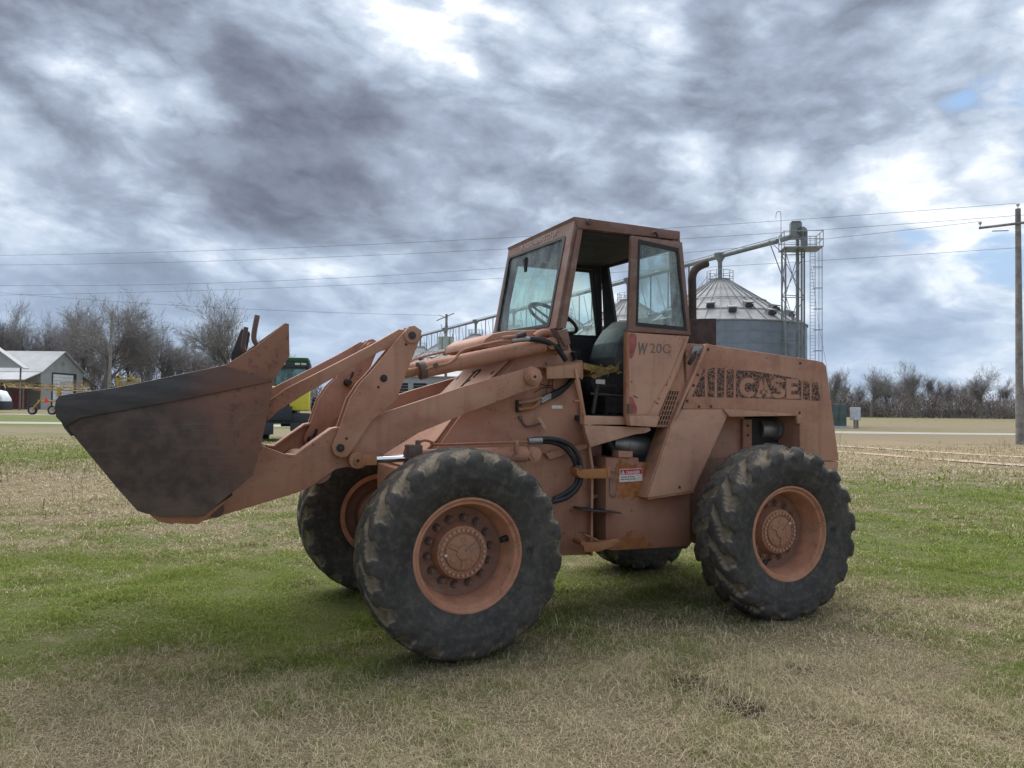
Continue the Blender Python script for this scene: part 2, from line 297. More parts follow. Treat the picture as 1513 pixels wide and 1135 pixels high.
def tube(bm, pts, r, seg=10, sub=6, closed=False):
    P = [Vector(p) for p in pts]
    if sub > 1 and len(P) > 2:                       # catmull-rom
        Q = []; n = len(P); rng = range(n if closed else n-1)
        for i in rng:
            p0 = P[(i-1) % n] if closed or i > 0 else P[0]; p1 = P[i]; p2 = P[(i+1) % n]; p3 = P[(i+2) % n] if closed or i+2 < n else P[-1]
            for s_ in range(sub):
                t = s_/sub; Q.append(.5*((2*p1)+(-p0+p2)*t+(2*p0-5*p1+4*p2-p3)*t*t+(-p0+3*p1-3*p2+p3)*t**3))
        if not closed: Q.append(P[-1])
        P = Q
    n = len(P); rings = []; up = None
    for i in range(n):
        t = (P[(i+1) % n]-P[i-1]) if closed else (P[min(i+1, n-1)]-P[max(i-1, 0)])
        t.normalize()
        if up is None: _, a, b = frame_axes(t)
        else: a = (up-t*up.dot(t)).normalized(); b = t.cross(a)
        up = a; rr = r[min(i*len(r)//n, len(r)-1)] if isinstance(r, (list, tuple)) else r
        rings.append([bm.verts.new(P[i]+(a*math.cos(2*math.pi*j/seg)+b*math.sin(2*math.pi*j/seg))*rr) for j in range(seg)])
    for i in range(n if closed else n-1):
        A, B = rings[i], rings[(i+1) % n]
        for j in range(seg): bm.faces.new((A[j], A[(j+1) % seg], B[(j+1) % seg], B[j]))
    if not closed: bm.faces.new(rings[0][::-1]); bm.faces.new(rings[-1])
def lathe(bm, prof, axis_p, axis_d, seg=48, close=False):
    t, a, b = frame_axes(axis_d); c = Vector(axis_p); rings = []
    for (h, r) in prof: rings.append([bm.verts.new(c+t*h+(a*math.cos(2*math.pi*j/seg)+b*math.sin(2*math.pi*j/seg))*r) for j in range(seg)])
    for i in range(len(prof)-1):
        for j in range(seg): bm.faces.new((rings[i][j], rings[i][(j+1) % seg], rings[i+1][(j+1) % seg], rings[i+1][j]))
    if close:
        if prof[0][1] > 1e-4: bm.faces.new(rings[0][::-1])
        if prof[-1][1] > 1e-4: bm.faces.new(rings[-1])
    bmesh.ops.remove_doubles(bm, verts=bm.verts[:], dist=1e-5)
def mesh_np(name, V, Fc, material, parent=None, smooth=False, cols=None, nper=3):
    me = bpy.data.meshes.new(name); me.vertices.add(len(V)); me.vertices.foreach_set('co', np.asarray(V, np.float32).ravel())
    Fc = np.asarray(Fc, np.int32); nf = len(Fc); me.loops.add(nf*nper); me.loops.foreach_set('vertex_index', Fc.ravel())
    me.polygons.add(nf); me.polygons.foreach_set('loop_start', np.arange(nf, dtype=np.int32)*nper)
    try: me.polygons.foreach_set('loop_total', np.full(nf, nper, np.int32))
    except Exception: pass
    if smooth: me.polygons.foreach_set('use_smooth', np.ones(nf, bool))
    if cols is not None:
        for an, arr in cols.items():
            at_ = me.attributes.new(an, 'FLOAT', 'POINT'); at_.data.foreach_set('value', np.asarray(arr, np.float32))
    me.update(calc_edges=True); me.validate(); me.materials.append(M[material] if isinstance(material, str) else material)
    return link(bpy.data.objects.new(name, me), parent)
def copy_tree(o, parent=None):
    c = o.copy(); COL.objects.link(c); c.parent = parent
    for ch in list(o.children): copy_tree(ch, c)
    return c

# ---- machine frame: u rearwards, v towards the near side, z up; local (u, -v, z)
A0 = np.array([-0.70, 5.84, 0]); RV = np.array([math.cos(TH), math.sin(TH), 0]); NV = np.array([math.sin(TH), -math.cos(TH), 0])
def V(v, pts):
    """photo pixels -> (u, z) on the machine's lateral plane v"""
    res = []
    for px, py in pts:
        dd = ray(px, py); t = ((A0+v*NV-CAM)@NV)/(dd@NV); P = CAM+t*dd-A0; res.append((P@RV, P[2]))
    return res
def W(u, v, z): return Vector((u, -v, z))
def W3(v, pts): return [W(u, v, z) for u, z in V(v, pts)]
def onplane(px, py, p0, n):
    """pixel -> machine-local point on plane through local p0 with local normal n"""
    dd = ray(px, py); rel = CAM-A0
    o_ = Vector((rel@RV, -(rel@NV), rel[2])); dl = Vector((dd@RV, -(dd@NV), dd[2]))
    t = (Vector(p0)-o_).dot(Vector(n))/dl.dot(Vector(n)); return o_+dl*t
def G(px, py):
    dd = ray(px, py); t = -CAMH/dd[2]; return CAM+t*dd
def D(px, py, depth):
    """pixel at a ground distance (depth along world +Y)"""
    dd = ray(px, py); return Vector(CAM+dd*(depth/dd[1]))
def plate(name, uz, v0, v1, material, parent, bevel=.004):
    bm = bmesh.new(); prism(bm, [W(u, v0, z) for u, z in uz], [W(u, v1, z) for u, z in uz]); return finish(name, bm, material, parent, bevel=bevel)
def rounded(uz, r, seg=5):
    """round corners of a polygon; r scalar or per-corner list"""
    out_ = []; n = len(uz)
    for i in range(n):
        rr = r[i] if isinstance(r, (list, tuple)) else r
        p = Vector(uz[i]); a = Vector(uz[i-1])-p; b = Vector(uz[(i+1) % n])-p
        if rr <= 0: out_.append(tuple(p)); continue
        ang = a.angle(b); dlen = min(rr/math.tan(ang/2), a.length*.48, b.length*.48)
        pa = p+a.normalized()*dlen; pb = p+b.normalized()*dlen
        for s_ in range(seg+1):
            t = s_/seg; out_.append(tuple((1-t)**2*pa+2*t*(1-t)*p+t*t*pb))
    return out_
def disc_nut(bm, c, axis, r, h, seg=6): cyl(bm, c, Vector(c)+Vector(axis).normalized()*h, r, seg=seg)
def text_mesh(name, body, size, material, parent, origin, xdir, ydir, extrude=.0008, bold=0., sx=1., align='LEFT', spacing=1.):
    cu = bpy.data.curves.new(name, 'FONT'); cu.body = body; cu.size = size; cu.extrude = extrude; cu.offset = bold; cu.align_x = align; cu.space_character = spacing
    cu.resolution_u = 3
    to = bpy.data.objects.new(name, cu); COL.objects.link(to); bpy.context.view_layer.update()
    me = bpy.data.meshes.new_from_object(to.evaluated_get(bpy.context.evaluated_depsgraph_get())); bpy.data.objects.remove(to)
    xd = Vector(xdir).normalized(); yd = Vector(ydir).normalized(); zd = xd.cross(yd).normalized()
    mt = Matrix([[xd[i]*sx, yd[i], zd[i], origin[i]] for i in range(3)]+[[0, 0, 0, 1]]); me.transform(mt)
    me.materials.clear(); me.materials.append(M[material]); me.name = name
    return link(bpy.data.objects.new(name, me), parent)

# ================================================================== GROUND
def ground_nodes(q, pos):
    """returns (dryness 0..1, fine noise) in world coordinates, shared by soil and blades"""
    X_, Y_, _ = q.sep(pos); p2 = q.comb(X_, Y_, 0.)
    n1 = q.noise(p2, .16, 5, .6); n2 = q.noise(p2, .75, 6, .65); n3 = q.noise(p2, 4.5, 4, .6)
    dry = q.m('ADD', q.m('ADD', q.m('MULTIPLY', q.m('SUBTRACT', n1, .5), 1.2), q.m('MULTIPLY', q.m('SUBTRACT', n2, .5), 2.6)), q.m('MULTIPLY', q.m('SUBTRACT', n3, .5), 1.0))
    dry = q.m('ADD', dry, .60)
    for (cx, cy, rx, ry, am) in [(-3.6, 6.9, 2.9, 2.3, -.55), (-1.2, 5.6, 1.6, 1.0, -.45), (.9, 7.4, 2.0, .9, -.5), (4.9, 8.6, 1.6, 2.6, -.65), (9, 14.5, 3.5, 3.2, -.6), (-.6, 3.6, 2.6, .9, .45), (1.5, 4.9, 1.9, .9, .30),
                                 (-9.5, 14, 4.5, 4.2, .55), (-16, 22, 9, 3.6, -.6), (-30, 45, 22, 5, .35), (-40, 57, 30, 9, -.8), (-40, 70, 30, 14, -.7), (16, 27, 9, 7, .65), (26, 42, 26, 9, .5), (40, 80, 60, 30, .25), (2, 20, 12, 5, -.1)]:
        e1 = q.m('DIVIDE', q.m('SUBTRACT', X_, cx), rx); e2 = q.m('DIVIDE', q.m('SUBTRACT', Y_, cy), ry)
        dry = q.m('ADD', dry, q.m('MULTIPLY', q.m('POWER', 2.718, q.m('MULTIPLY', q.m('ADD', q.m('MULTIPLY', e1, e1), q.m('MULTIPLY', e2, e2)), -1.)), am))
    return dry, n2, n3
DRY = ((.35, .275, .185), (.47, .385, .265)); GREEN = ((.085, .125, .028), (.15, .20, .055))
m, q, o = mat('turf'); pos = q.a('ShaderNodeNewGeometry').outputs['Position']
dry, n2, n3 = ground_nodes(q, pos); fdry = q.ss(dry, .22, .78)
nf = q.noise(pos, 28, 6, .7); far = q.ss(q.sep(pos)[1], 10, 32)
dcol = q.mix(nf, (.155, .128, .082), (.285, .24, .16)); gcol = q.mix(nf, (.085, .108, .036), (.175, .20, .075))
c = q.mix(fdry, gcol, dcol)
near = q.mix(q.ss(q.noise(pos, 85, 3, .7), .35, .68), (.085, .066, .042), (.33, .27, .175)); near = q.mix(q.ss(dry, .2, .6), q.mix(nf, (.07, .08, .028), (.15, .17, .06)), near)
c = q.mix(far, near, c)
X_, Y_, _ = q.sep(pos)
# bare sandy soil beside the track on the right, and scuffed soil in the foreground
nb = q.noise(q.sc(pos, (.25, .9, 1)), 1, 5, .6)
e = q.m('MULTIPLY', q.m('MULTIPLY', q.ss(Y_, 19, 27), q.ss(Y_, 48, 33)), q.m('MULTIPLY', q.ss(X_, 6, 12), q.ss(nb, .42, .62)))
c = q.mix(q.m('MULTIPLY', e, .75), c, q.mix(nf, (.27, .175, .115), (.40, .285, .19)))
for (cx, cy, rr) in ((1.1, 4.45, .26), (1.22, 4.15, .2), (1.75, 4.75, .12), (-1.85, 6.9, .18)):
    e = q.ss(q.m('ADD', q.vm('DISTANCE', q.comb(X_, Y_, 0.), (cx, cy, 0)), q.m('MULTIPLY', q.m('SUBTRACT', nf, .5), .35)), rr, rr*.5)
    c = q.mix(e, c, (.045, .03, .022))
bsdf(q, o, c, .95, 0, .1, bump=q.m('ADD', nf, n3), bs=.6, bd=.05); M['turf'] = m
xs = np.concatenate([-np.geomspace(1500, 12, 26), np.linspace(-11, 11, 45), np.geomspace(12, 1500, 26)])
ys = np.concatenate([[-1500, -400, -100, -30, -10], np.linspace(-4, 20, 49), np.geomspace(21, 2500, 34)])
XX, YY = np.meshgrid(xs, ys); 
def hgt(X, Y):
    f = np.clip((np.hypot(X, Y)-2)/4, 0, 1)*np.clip((60-np.hypot(X, Y))/40, 0, 1)
    return .018*f*(np.sin(X*1.7+.8*np.sin(Y*1.1))*np.cos(Y*1.3+X*.6))
ZZ = hgt(XX, YY); nx, ny = len(xs), len(ys)
gi = np.arange(nx*ny).reshape(ny, nx); quads = np.stack([gi[:-1, :-1], gi[:-1, 1:], gi[1:, 1:], gi[1:, :-1]], -1).reshape(-1, 4)
gr = mesh_np('ground', np.stack([XX, YY, ZZ], -1).reshape(-1, 3), quads, 'turf', smooth=True, nper=4); tag(gr, 'flat field of patchy green and straw coloured grass', kind='structure')
m, q, o = mat('gravel'); pos = q.a('ShaderNodeNewGeometry').outputs['Position']; nf = q.noise(pos, 9, 6, .7); n1 = q.noise(pos, .5, 4)
bsdf(q, o, q.mix(q.m('ADD', q.m('MULTIPLY', nf, .6), q.m('MULTIPLY', n1, .4)), (.28, .255, .22), (.46, .43, .38)), .95, 0, .1, bump=nf, bs=.3); M['gravel'] = m
m, q, o = mat('sandy_track'); pos = q.a('ShaderNodeNewGeometry').outputs['Position']; nf = q.noise(pos, 6, 6, .7); n1 = q.noise(pos, .7, 4)
bsdf(q, o, q.mix(q.m('ADD', q.m('MULTIPLY', nf, .5), q.m('MULTIPLY', n1, .5)), (.30, .20, .13), (.62, .53, .44)), .95, 0, .1, bump=nf, bs=.3); M['sandy_track'] = m
def strip(name, pts, wd, z, material, label):
    bm = bmesh.new(); P = [Vector((a, b, 0)) for a, b in pts]; Q = []
    for i in range(len(P)-1):
        p0 = P[max(i-1, 0)]; p1 = P[i]; p2 = P[i+1]; p3 = P[min(i+2, len(P)-1)]
        for s_ in range(10):
            t = s_/10; Q.append(.5*((2*p1)+(-p0+p2)*t+(2*p0-5*p1+4*p2-p3)*t*t+(-p0+3*p1-3*p2+p3)*t**3))
    Q.append(P[-1]); vs = []
    for i, p in enumerate(Q):
        t = (Q[min(i+1, len(Q)-1)]-Q[max(i-1, 0)]).normalized(); n = Vector((-t.y, t.x, 0)); ww = wd*(.5+.07*math.sin(i*1.3)+.05*random.random())
        vs.append([bm.verts.new(p+n*ww*s_+Vector((0, 0, z))) for s_ in (1, .33, -.33, -1)])
    for i in range(len(vs)-1):
        for j in range(3): bm.faces.new((vs[i][j], vs[i][j+1], vs[i+1][j+1], vs[i+1][j]))
    o_ = finish(name, bm, material); tag(o_, label, kind='structure'); return o_
strip('gravel_road', [(-160, 68), (-70, 59), (-37, 56.5), (0, 55), (25.6, 53.8), (60, 52.5), (150, 50)], 4.4, .012, 'gravel', 'pale gravel farm road crossing behind the loader')
strip('gravel_drive', [(-160, 100), (-70, 94), (-55, 90), (-40, 86), (-28, 84)], 3.2, .012, 'gravel', 'pale gravel drive in front of the barn')
strip('dirt_track', [(21, 16), (17.5, 20), (15, 22.8), (13.6, 26), (11.5, 31), (7, 40), (-2, 52)], .75, .024, 'sandy_track', 'sandy wheel rut curving to the road')
strip('dirt_track', [(25, 20), (20, 23.5), (17.5, 27), (14.5, 33), (10, 41), (2, 52)], .8, .024, 'sandy_track', 'second sandy wheel rut beside the first')

# ================================================================== WHEEL LOADER
LO = empty('wheel_loader', (A0[0], A0[1], 0), TH, None, 'faded salmon-brown articulated wheel loader with raised rusty bucket and open cab', 'wheel loader')
HUBZ = .664
# ---------- wheels
def tyre_mesh(depth, seed, nlug=23, worn=0., sharp=.014):
    rg = np.random.default_rng(seed)
    ctrl = [(-.150, .350), (-.178, .372), (-.208, .43), (-.221, .50), (-.220, .565), (-.212, .615), (-.196, .645), (-.16, .660), (-.08, .668), (0, .671)]
    ctrl = ctrl + [(-a, b) for a, b in ctrl[-2::-1]]
    C = np.array(ctrl); L = np.concatenate([[0], np.cumsum(np.hypot(*np.diff(C, axis=0).T))])
    ns, nph = 72, 660
    s = np.linspace(0, L[-1], ns)
    # smooth the control polygon a little
    Wc = np.interp(s, L, C[:, 0]); Rc = np.interp(s, L, C[:, 1])
    for _ in range(3): Wc[1:-1] = (Wc[:-2]+2*Wc[1:-1]+Wc[2:])/4; Rc[1:-1] = (Rc[:-2]+2*Rc[1:-1]+Rc[2:])/4
    dW = np.gradient(Wc); dR = np.gradient(Rc); ln = np.hypot(dW, dR); nW = -dR/ln; nR = dW/ln
    mid = L[-1]/2; tt = (s-mid)                       # signed arc distance from the crown
    ph = np.linspace(0, 2*np.pi, nph, endpoint=False)
    T, P = np.meshgrid(tt, ph); a = np.abs(T); side = (T > 0).astype(float)
    pitch = 2*np.pi/nlug
    amax = .275                                       # lug end on the shoulder
    skew = .85*np.clip((a-.0)/.26, 0, 1)*pitch + .13*pitch*np.tanh((a-.13)/.018) - .10*pitch*np.tanh((a-.205)/.015)
    ph2 = (P - skew + side*pitch*.5 + .012*np.sin(P*7+seed))/pitch
    fr = np.abs(ph2-np.round(ph2))                    # 0 at lug centre
    half = .30 + .06*np.sin(a*26) + .02*np.sin(P*11+seed)
    edge = 1/(1+np.exp((fr-half)/sharp))
    endm = 1/(1+np.exp((a-amax-.012*np.sin(ph2*6.28*1.0+1))/.006)); cen = 1/(1+np.exp(-(a-.018)/.006))
    # chunk wear
    k1 = np.sin(P*5+seed)*.5+np.sin(P*13+T*40+seed*2)*.3+np.sin(P*29-T*70)*.2
    h = depth*edge*endm*cen*(1-.22*np.clip(k1, 0, 1)-worn*.3)
    h *= np.interp(a, [0, .18, .215, .275], [1, 1, .95, .55])
    h += .004*np.exp(-((a-.36)/.006)**2)+.003*np.exp(-((a-.47)/.005)**2)+.003*np.exp(-((a-.43)/.004)**2)
    base = -depth*np.interp(a, [0, .2, .30], [1, 1, 0])
    Wg = Wc[None, :]+(h+base)*nW[None, :]; Rg = Rc[None, :]+(h+base)*nR[None, :]
    Vv = np.stack([Rg*np.cos(P), -Wg, Rg*np.sin(P)], -1).reshape(-1, 3)
    mud = np.interp(a, [0, .15, .24, .29, .33], [.95, .9, .72, .38, .0])*(1-edge*.72) + .50*np.exp(-((fr-half)/.035)**2)*endm*cen
    mud = mud+.10*k1
    ii = np.arange(nph*ns).reshape(nph, ns); jj = np.roll(ii, -1, axis=0)
    q4 = np.stack([ii[:, :-1], ii[:, 1:], jj[:, 1:], jj[:, :-1]], -1).reshape(-1, 4)
    return Vv, q4, mud.reshape(-1)
def wheel(u, v, z, tv, spin, flip=False, front=True):
    wh = empty('wheel', W(u, v, z), math.pi if flip else 0, LO)
    Vv, q4, mud = tv
    cs, sn = math.cos(spin), math.sin(spin)
    Vr = np.stack([Vv[:, 0]*cs-Vv[:, 2]*sn, Vv[:, 1], Vv[:, 0]*sn+Vv[:, 2]*cs], -1)
    mesh_np('tyre', Vr, q4, 'tyre_rubber', wh, True, {'mud': mud}, 4)
    ax = Vector((0, -1, 0)); c = Vector((0, 0, 0))
    bm = bmesh.new()
    lathe(bm, [(.145, .366), (.163, .366), (.168, .360), (.168, .350), (.160, .342), (.148, .338), (.146, .322), (.138, .316), (.085, .312), (.060, .300), (-.010, .290), (-.03, .288), (-.15, .31), (-.16, .35), (-.145, .35), (-.05, .32), (.145, .352)], c, ax, 72)
    finish('rim', bm, 'paint_rim', wh)
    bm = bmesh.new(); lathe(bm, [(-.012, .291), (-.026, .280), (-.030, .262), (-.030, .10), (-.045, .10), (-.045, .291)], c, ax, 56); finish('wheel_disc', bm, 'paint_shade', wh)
    bm = bmesh.new(); lathe(bm, [(-.032, .188), (-.01, .184), (.010, .172), (.040, .170), (.046, .168), (.049, .162), (.049, .126), (.043, .124), (.043, .118), (.056, .114), (.062, .104), (.064, .05), (.064, .045), (.072, .043), (.074, .036), (.072, 0)], c, ax, 56)
    for i in range(3):
        an = 2*math.pi*i/3+.5+spin*.3; dr = Vector((math.cos(an), 0, math.sin(an))); pr = Vector((-dr.z, 0, dr.x))
        prism(bm, [c+ax*.060+dr*.045+pr*.010, c+ax*.060+dr*.045-pr*.010, c+ax*.060+dr*.104-pr*.018, c+ax*.060+dr*.104+pr*.018],
                  [c+ax*.074+dr*.045+pr*.007, c+ax*.074+dr*.045-pr*.007, c+ax*.071+dr*.102-pr*.013, c+ax*.071+dr*.102+pr*.013])
        d2 = Vector((math.cos(an+1.05), 0, math.sin(an+1.05))); cyl(bm, c+ax*.060+d2*.08, c+ax*.068+d2*.08, .018, .016, 12)
    finish('hub', bm, 'paint_hub', wh)
    bm = bmesh.new()
    for i in range(28):
        an = 2*math.pi*i/28; dr = Vector((math.cos(an), 0, math.sin(an))); disc_nut(bm, c+ax*.047+dr*.145, ax, .0115, .016)
    b_ = finish('hub_bolts', bm, 'paint_dusty_skylit', wh); b_['kind'] = 'stuff'
    bm = bmesh.new(); cyl(bm, c, c+ax*.008, .028, .026, 14); cyl(bm, c+ax*.008, c+ax*.03, .021, .019, 6); cyl(bm, c+ax*.03, c+ax*.045, .010, .009, 8)
    nut = finish('wheel_nut', bm, 'paint_dark' if front else 'paint_shade', wh); n = 14
    for i in range(n):
        o_ = nut if i == 0 else nut.copy()
        if i: COL.objects.link(o_); o_.parent = wh
        an = 2*math.pi*i/n+.1; o_.location = c+ax*-.030+Vector((math.cos(an), 0, math.sin(an)))*.216
    bm = bmesh.new(); cyl(bm, c+Vector((.300, -.075, .05)), c+Vector((.255, -.085, .045)), .022, .020, 12); cyl(bm, c+Vector((.256, -.085, .045)), c+Vector((.235, -.12, .04)), .007, .006, 8)
    vs_ = finish('valve_stem', bm, 'black_steel', wh); vs_.rotation_euler = (0, -spin if front else 2.4, 0)
    bm = bmesh.new(); disc_nut(bm, c+ax*.047+Vector((-.115, 0, -.012)), ax, .010, .014, 8)
    finish('clean_bolt', bm, 'bare_metal', wh).rotation_euler = (0, 0 if front else 2.7, 0)
    return wh
TF = tyre_mesh(.021, 3, 19, .25, .03); TR = tyre_mesh(.038, 5, 18)
wheel(0.0, .94, HUBZ, TF, .1, False, True); wheel(-.07, -1.0, HUBZ, TF, 1.3, True, True)
wheel(2.60, .94, .652, TR, .35, False, False); wheel(2.60, -.97, .652, TR, 2.2, True, False)
# axles
bm = bmesh.new(); cyl(bm, W(-.03, -.95, .66), W(0, .92, .66), .14, seg=24); cyl(bm, W(0, -.25, .66), W(0, .25, .66), .26, seg=24); cyl(bm, W(0, .72, .66), W(0, .9, .66), .22, seg=24); cyl(bm, W(-.06, -.78, .66), W(-.06, -.95, .66), .22, seg=24)
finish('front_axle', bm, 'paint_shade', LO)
bm = bmesh.new(); cyl(bm, W(2.6, -.92, .655), W(2.6, .92, .655), .14, seg=24); cyl(bm, W(2.6, -.25, .655), W(2.6, .25, .655), .26, seg=24); cyl(bm, W(2.6, .72, .655), W(2.6, .9, .655), .22, seg=24)
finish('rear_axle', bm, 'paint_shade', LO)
# ---------- front frame
fv = .42
prof = [(.625, 1.99), (.146, 1.524), (.0, 1.33), (-.215, 1.135), (-.215, .86), (-.05, .52), (.97, .486), (1.2, .486), (1.2, 1.05), (1.10, 1.75), (1.06, 2.0)]
plate('front_frame', prof, fv, -fv, 'paint', LO, .012)
plate('front_cover_skylit', [(.60, 1.975), (.16, 1.545), (.012, 1.352), (-.195, 1.158), (-.203, 1.168), (.004, 1.362), (.152, 1.553), (.592, 1.985)], fv-.004, -fv+.004, 'paint_dusty_skylit', LO, .002)  # pale overlay on the slope, sky light put into the paint colour
# raised bearing plates standing proud of both faces of the tower
for sg in (1, -1):
    pl = [(.01, 1.315), (.16, 1.52), (.635, 1.98), (.80, 2.10), (1.03, 2.12), (1.12, 1.80), (1.165, 1.50), (1.225, 1.16), (1.225, .468), (1.0, .478), (-.04, .53), (-.20, .87), (-.20, 1.125)]
    plate('side_plate', pl, sg*(fv+.030), sg*(fv+.002), 'paint', LO, .012)
    # flange along the hinge edge
    bm = bmesh.new(); fl = V(fv+.07, [(850, 545), (863, 622), (873, 688), (872, 797), (872, 821)])
    for (a, b) in zip(fl[:-1], fl[1:]): prism(bm, [W(a[0], sg*(fv+.08), a[1]), W(b[0], sg*(fv+.08), b[1]), W(b[0]+.018, sg*(fv+.08), b[1]), W(a[0]+.018, sg*(fv+.08), a[1])], [W(a[0], sg*(fv-.05), a[1]), W(b[0], sg*(fv-.05), b[1]), W(b[0]+.018, sg*(fv-.05), b[1]), W(a[0]+.018, sg*(fv-.05), a[1])])
    finish('edge_flange', bm, 'paint_dusty_skylit', LO)
plate('rib', V(.5, [(806, 670), (868, 655), (868, 662), (812, 679)]), .50, .452, 'paint', LO, .002)
bm = bmesh.new()     # welded lug mark and holes on the sloping cover
def cov(s_, t_, h=0.): # point on sloping cover: s along slope from bottom (0) to top (1), t lateral
    a = Vector((.146, 0, 1.524)); b = Vector((.625, 0, 1.99)); p_ = a+(b-a)*s_; h += .016; n_ = Vector((-(b-a).z, 0, (b-a).x)).normalized(); p_ = p_+n_*h; return Vector((p_.x, -t_, p_.z))
tube(bm, [cov(.42, -.03, .004), cov(.56, -.045, .006), cov(.72, -.05, .004)], .008, 6); tube(bm, [cov(.70, -.10, .004), cov(.73, .03, .006), cov(.60, .04, .004)], .008, 6); tube(bm, [cov(.50, -.06, .004), cov(.56, .02, .004)], .008, 6)
finish('weld_bead', bm, 'bolt_dark', LO)
for (s_, t_) in ((.62, -.36), (.66, .35)):
    bm = bmesh.new(); n_ = cov(0, 0, 1)-cov(0, 0, 0); cyl(bm, cov(s_, t_, .001), cov(s_, t_, .005), .022, seg=14); finish('drain_hole', bm, 'black_steel', LO)
# small brackets, data plate and hose ports on the tower side
sv = fv+.032
bm = bmesh.new(); pp = V(sv, [(789, 617), (793, 615), (804, 632), (800, 635)]); prism(bm, [W(u, sv+.055, z) for u, z in pp], [W(u, sv+.050, z) for u, z in pp]); finish('bracket', bm, 'paint_dusty_skylit', LO)
bm = bmesh.new(); a_ = V(sv, [(768, 617), (777, 630), (796, 625)]); tube(bm, [W(a_[0][0], sv+.01, a_[0][1]), W(a_[1][0], sv+.015, a_[1][1]), W(a_[2][0], sv+.05, a_[2][1])], .008, 8); cyl(bm, W(a_[0][0], sv, a_[0][1]), W(a_[0][0], sv+.02, a_[0][1]), .014, seg=10); finish('bracket', bm, 'paint_dark', LO)
plate('data_plate', V(sv, [(815, 599), (831, 599), (831, 604), (815, 604)]), sv+.003, sv, 'bare_metal', LO, 0)
for px, py in ((793, 672), (795, 721), (803, 732), (812, 668)):
    (u, z), = V(sv, [(px, py)]); bm = bmesh.new(); cyl(bm, W(u, sv, z), W(u, sv+.004, z), .010, seg=10); finish('bolt_hole', bm, 'black_steel', LO)
(u, z), = V(sv, [(765, 600)]); bm = bmesh.new(); bx(bm, W(u-.02, sv+.03, z-.045), W(u+.02, sv, z+.045)); finish('hose_port', bm, 'black_steel', LO, bevel=.006)
for dy in (-5, 5):
    pth = V(sv+.03, [(766, 600+dy), (776, 599+dy), (788, 597+dy), (796, 592+dy*.6), (800, 590+dy*.4)]); bm = bmesh.new(); tube(bm, [W(u, sv+.03, z) for u, z in pth], .014, 10); finish('pipe', bm, 'paint_orange', LO)
    pth = V(sv+.03, [(799, 593+dy*.4), (813, 585+dy*.4)]); bm = bmesh.new(); tube(bm, [W(u, sv+.032, z) for u, z in pth], .019, 12, 1); finish('hose_coupling', bm, 'grey_steel', LO)
    pth = V(sv+.03, [(812, 586+dy*.4), (826, 579+dy*.3), (840, 568), (849, 552), (851, 535), (846, 520)]); bm = bmesh.new(); tube(bm, [W(u, sv+.03+.0*i, z) for i, (u, z) in enumerate(pth)], .019, 12); finish('hydraulic_hose', bm, 'hose_rubber', LO)
# thin wires looping on the tower
for P_ in ([(790, 580), (800, 574), (812, 572), (822, 578)], [(806, 535), (812, 556), (808, 575), (806, 590)], [(790, 560), (800, 568), (816, 570)], [(818, 540), (816, 565), (818, 580)]):
    bm = bmesh.new(); tube(bm, [W(u, sv+.02, z) for u, z in V(sv+.02, P_)], .0035, 6); finish('wire', bm, 'bolt_dark', LO)
# ---------- lift arms
av = .62
arm_px = [(786, 541), (780, 543.5), (680, 573), (570, 609), (520, 640), (504, 631), (494, 632.5), (478, 641), (462, 654), (448, 664), (434, 673), (426, 673), (388, 659), (379, 676), (366, 705), (338, 733), (296, 766), (290, 772), (304, 769), (440, 728), (461, 718), (478, 706), (497, 693), (513, 690), (536, 692), (560, 676), (619, 639.5), (686, 612), (765, 582), (795, 572), (802, 558), (798, 546)]
arm_uz = V(av, arm_px)
for sg in (1, -1):
    plate('lift_arm', arm_uz, sg*av, sg*(av-.055), 'paint', LO, .005)
    # flange welded inside the lower end
    fl = V(av, [(500, 632), (490, 634), (462, 654), (436, 673), (424, 672)]); bm = bmesh.new()
    fl2 = [(u, z) for u, z in fl]
    for (a, b) in zip(fl2[:-1], fl2[1:]): prism(bm, [W(a[0], sg*(av+.004), a[1]+.004), W(b[0], sg*(av+.004), b[1]+.004), W(b[0], sg*(av+.004), b[1]-.010), W(a[0], sg*(av+.004), a[1]-.010)], [W(a[0], sg*(av-.11), a[1]+.004), W(b[0], sg*(av-.11), b[1]+.004), W(b[0], sg*(av-.11), b[1]-.010), W(a[0], sg*(av-.11), a[1]-.010)])
    finish('arm_flange', bm, 'paint_dusty_skylit', LO)
    (u, z), = V(av, [(786, 557)]); bm = bmesh.new()
    cyl(bm, W(u, sg*(av-.2), z), W(u, sg*(av+.022), z), .062, seg=32); cyl(bm, W(u, sg*(av+.02), z), W(u, sg*(av+.034), z), .050, seg=32); cyl(bm, W(u, sg*(av+.03), z), W(u, sg*(av+.050), z), .034, seg=24)
    finish('pivot_boss', bm, 'paint', LO, bevel=.003)
    bm = bmesh.new(); cyl(bm, W(u, sg*(av+.05), z), W(u, sg*(av+.056), z), .010, seg=10); finish('grease_fitting', bm, 'black_steel', LO)
    # rubbing strip welded on the arm's underside to the bucket heel
    bm = bmesh.new(); (u2, z2), = V(av, [(318, 752)]); cyl(bm, W(u2, sg*(av-.1), z2), W(u2, sg*(av+.03), z2), .05, seg=20); finish('bucket_pin', bm, 'paint_dark', LO)
bm = bmesh.new(); (u, z), = V(av, [(500, 672)]); cyl(bm, W(u-.12, -.6, z-.1), W(u-.12, .6, z-.1), .085, seg=24); finish('cross_tube', bm, 'paint_shade', LO)
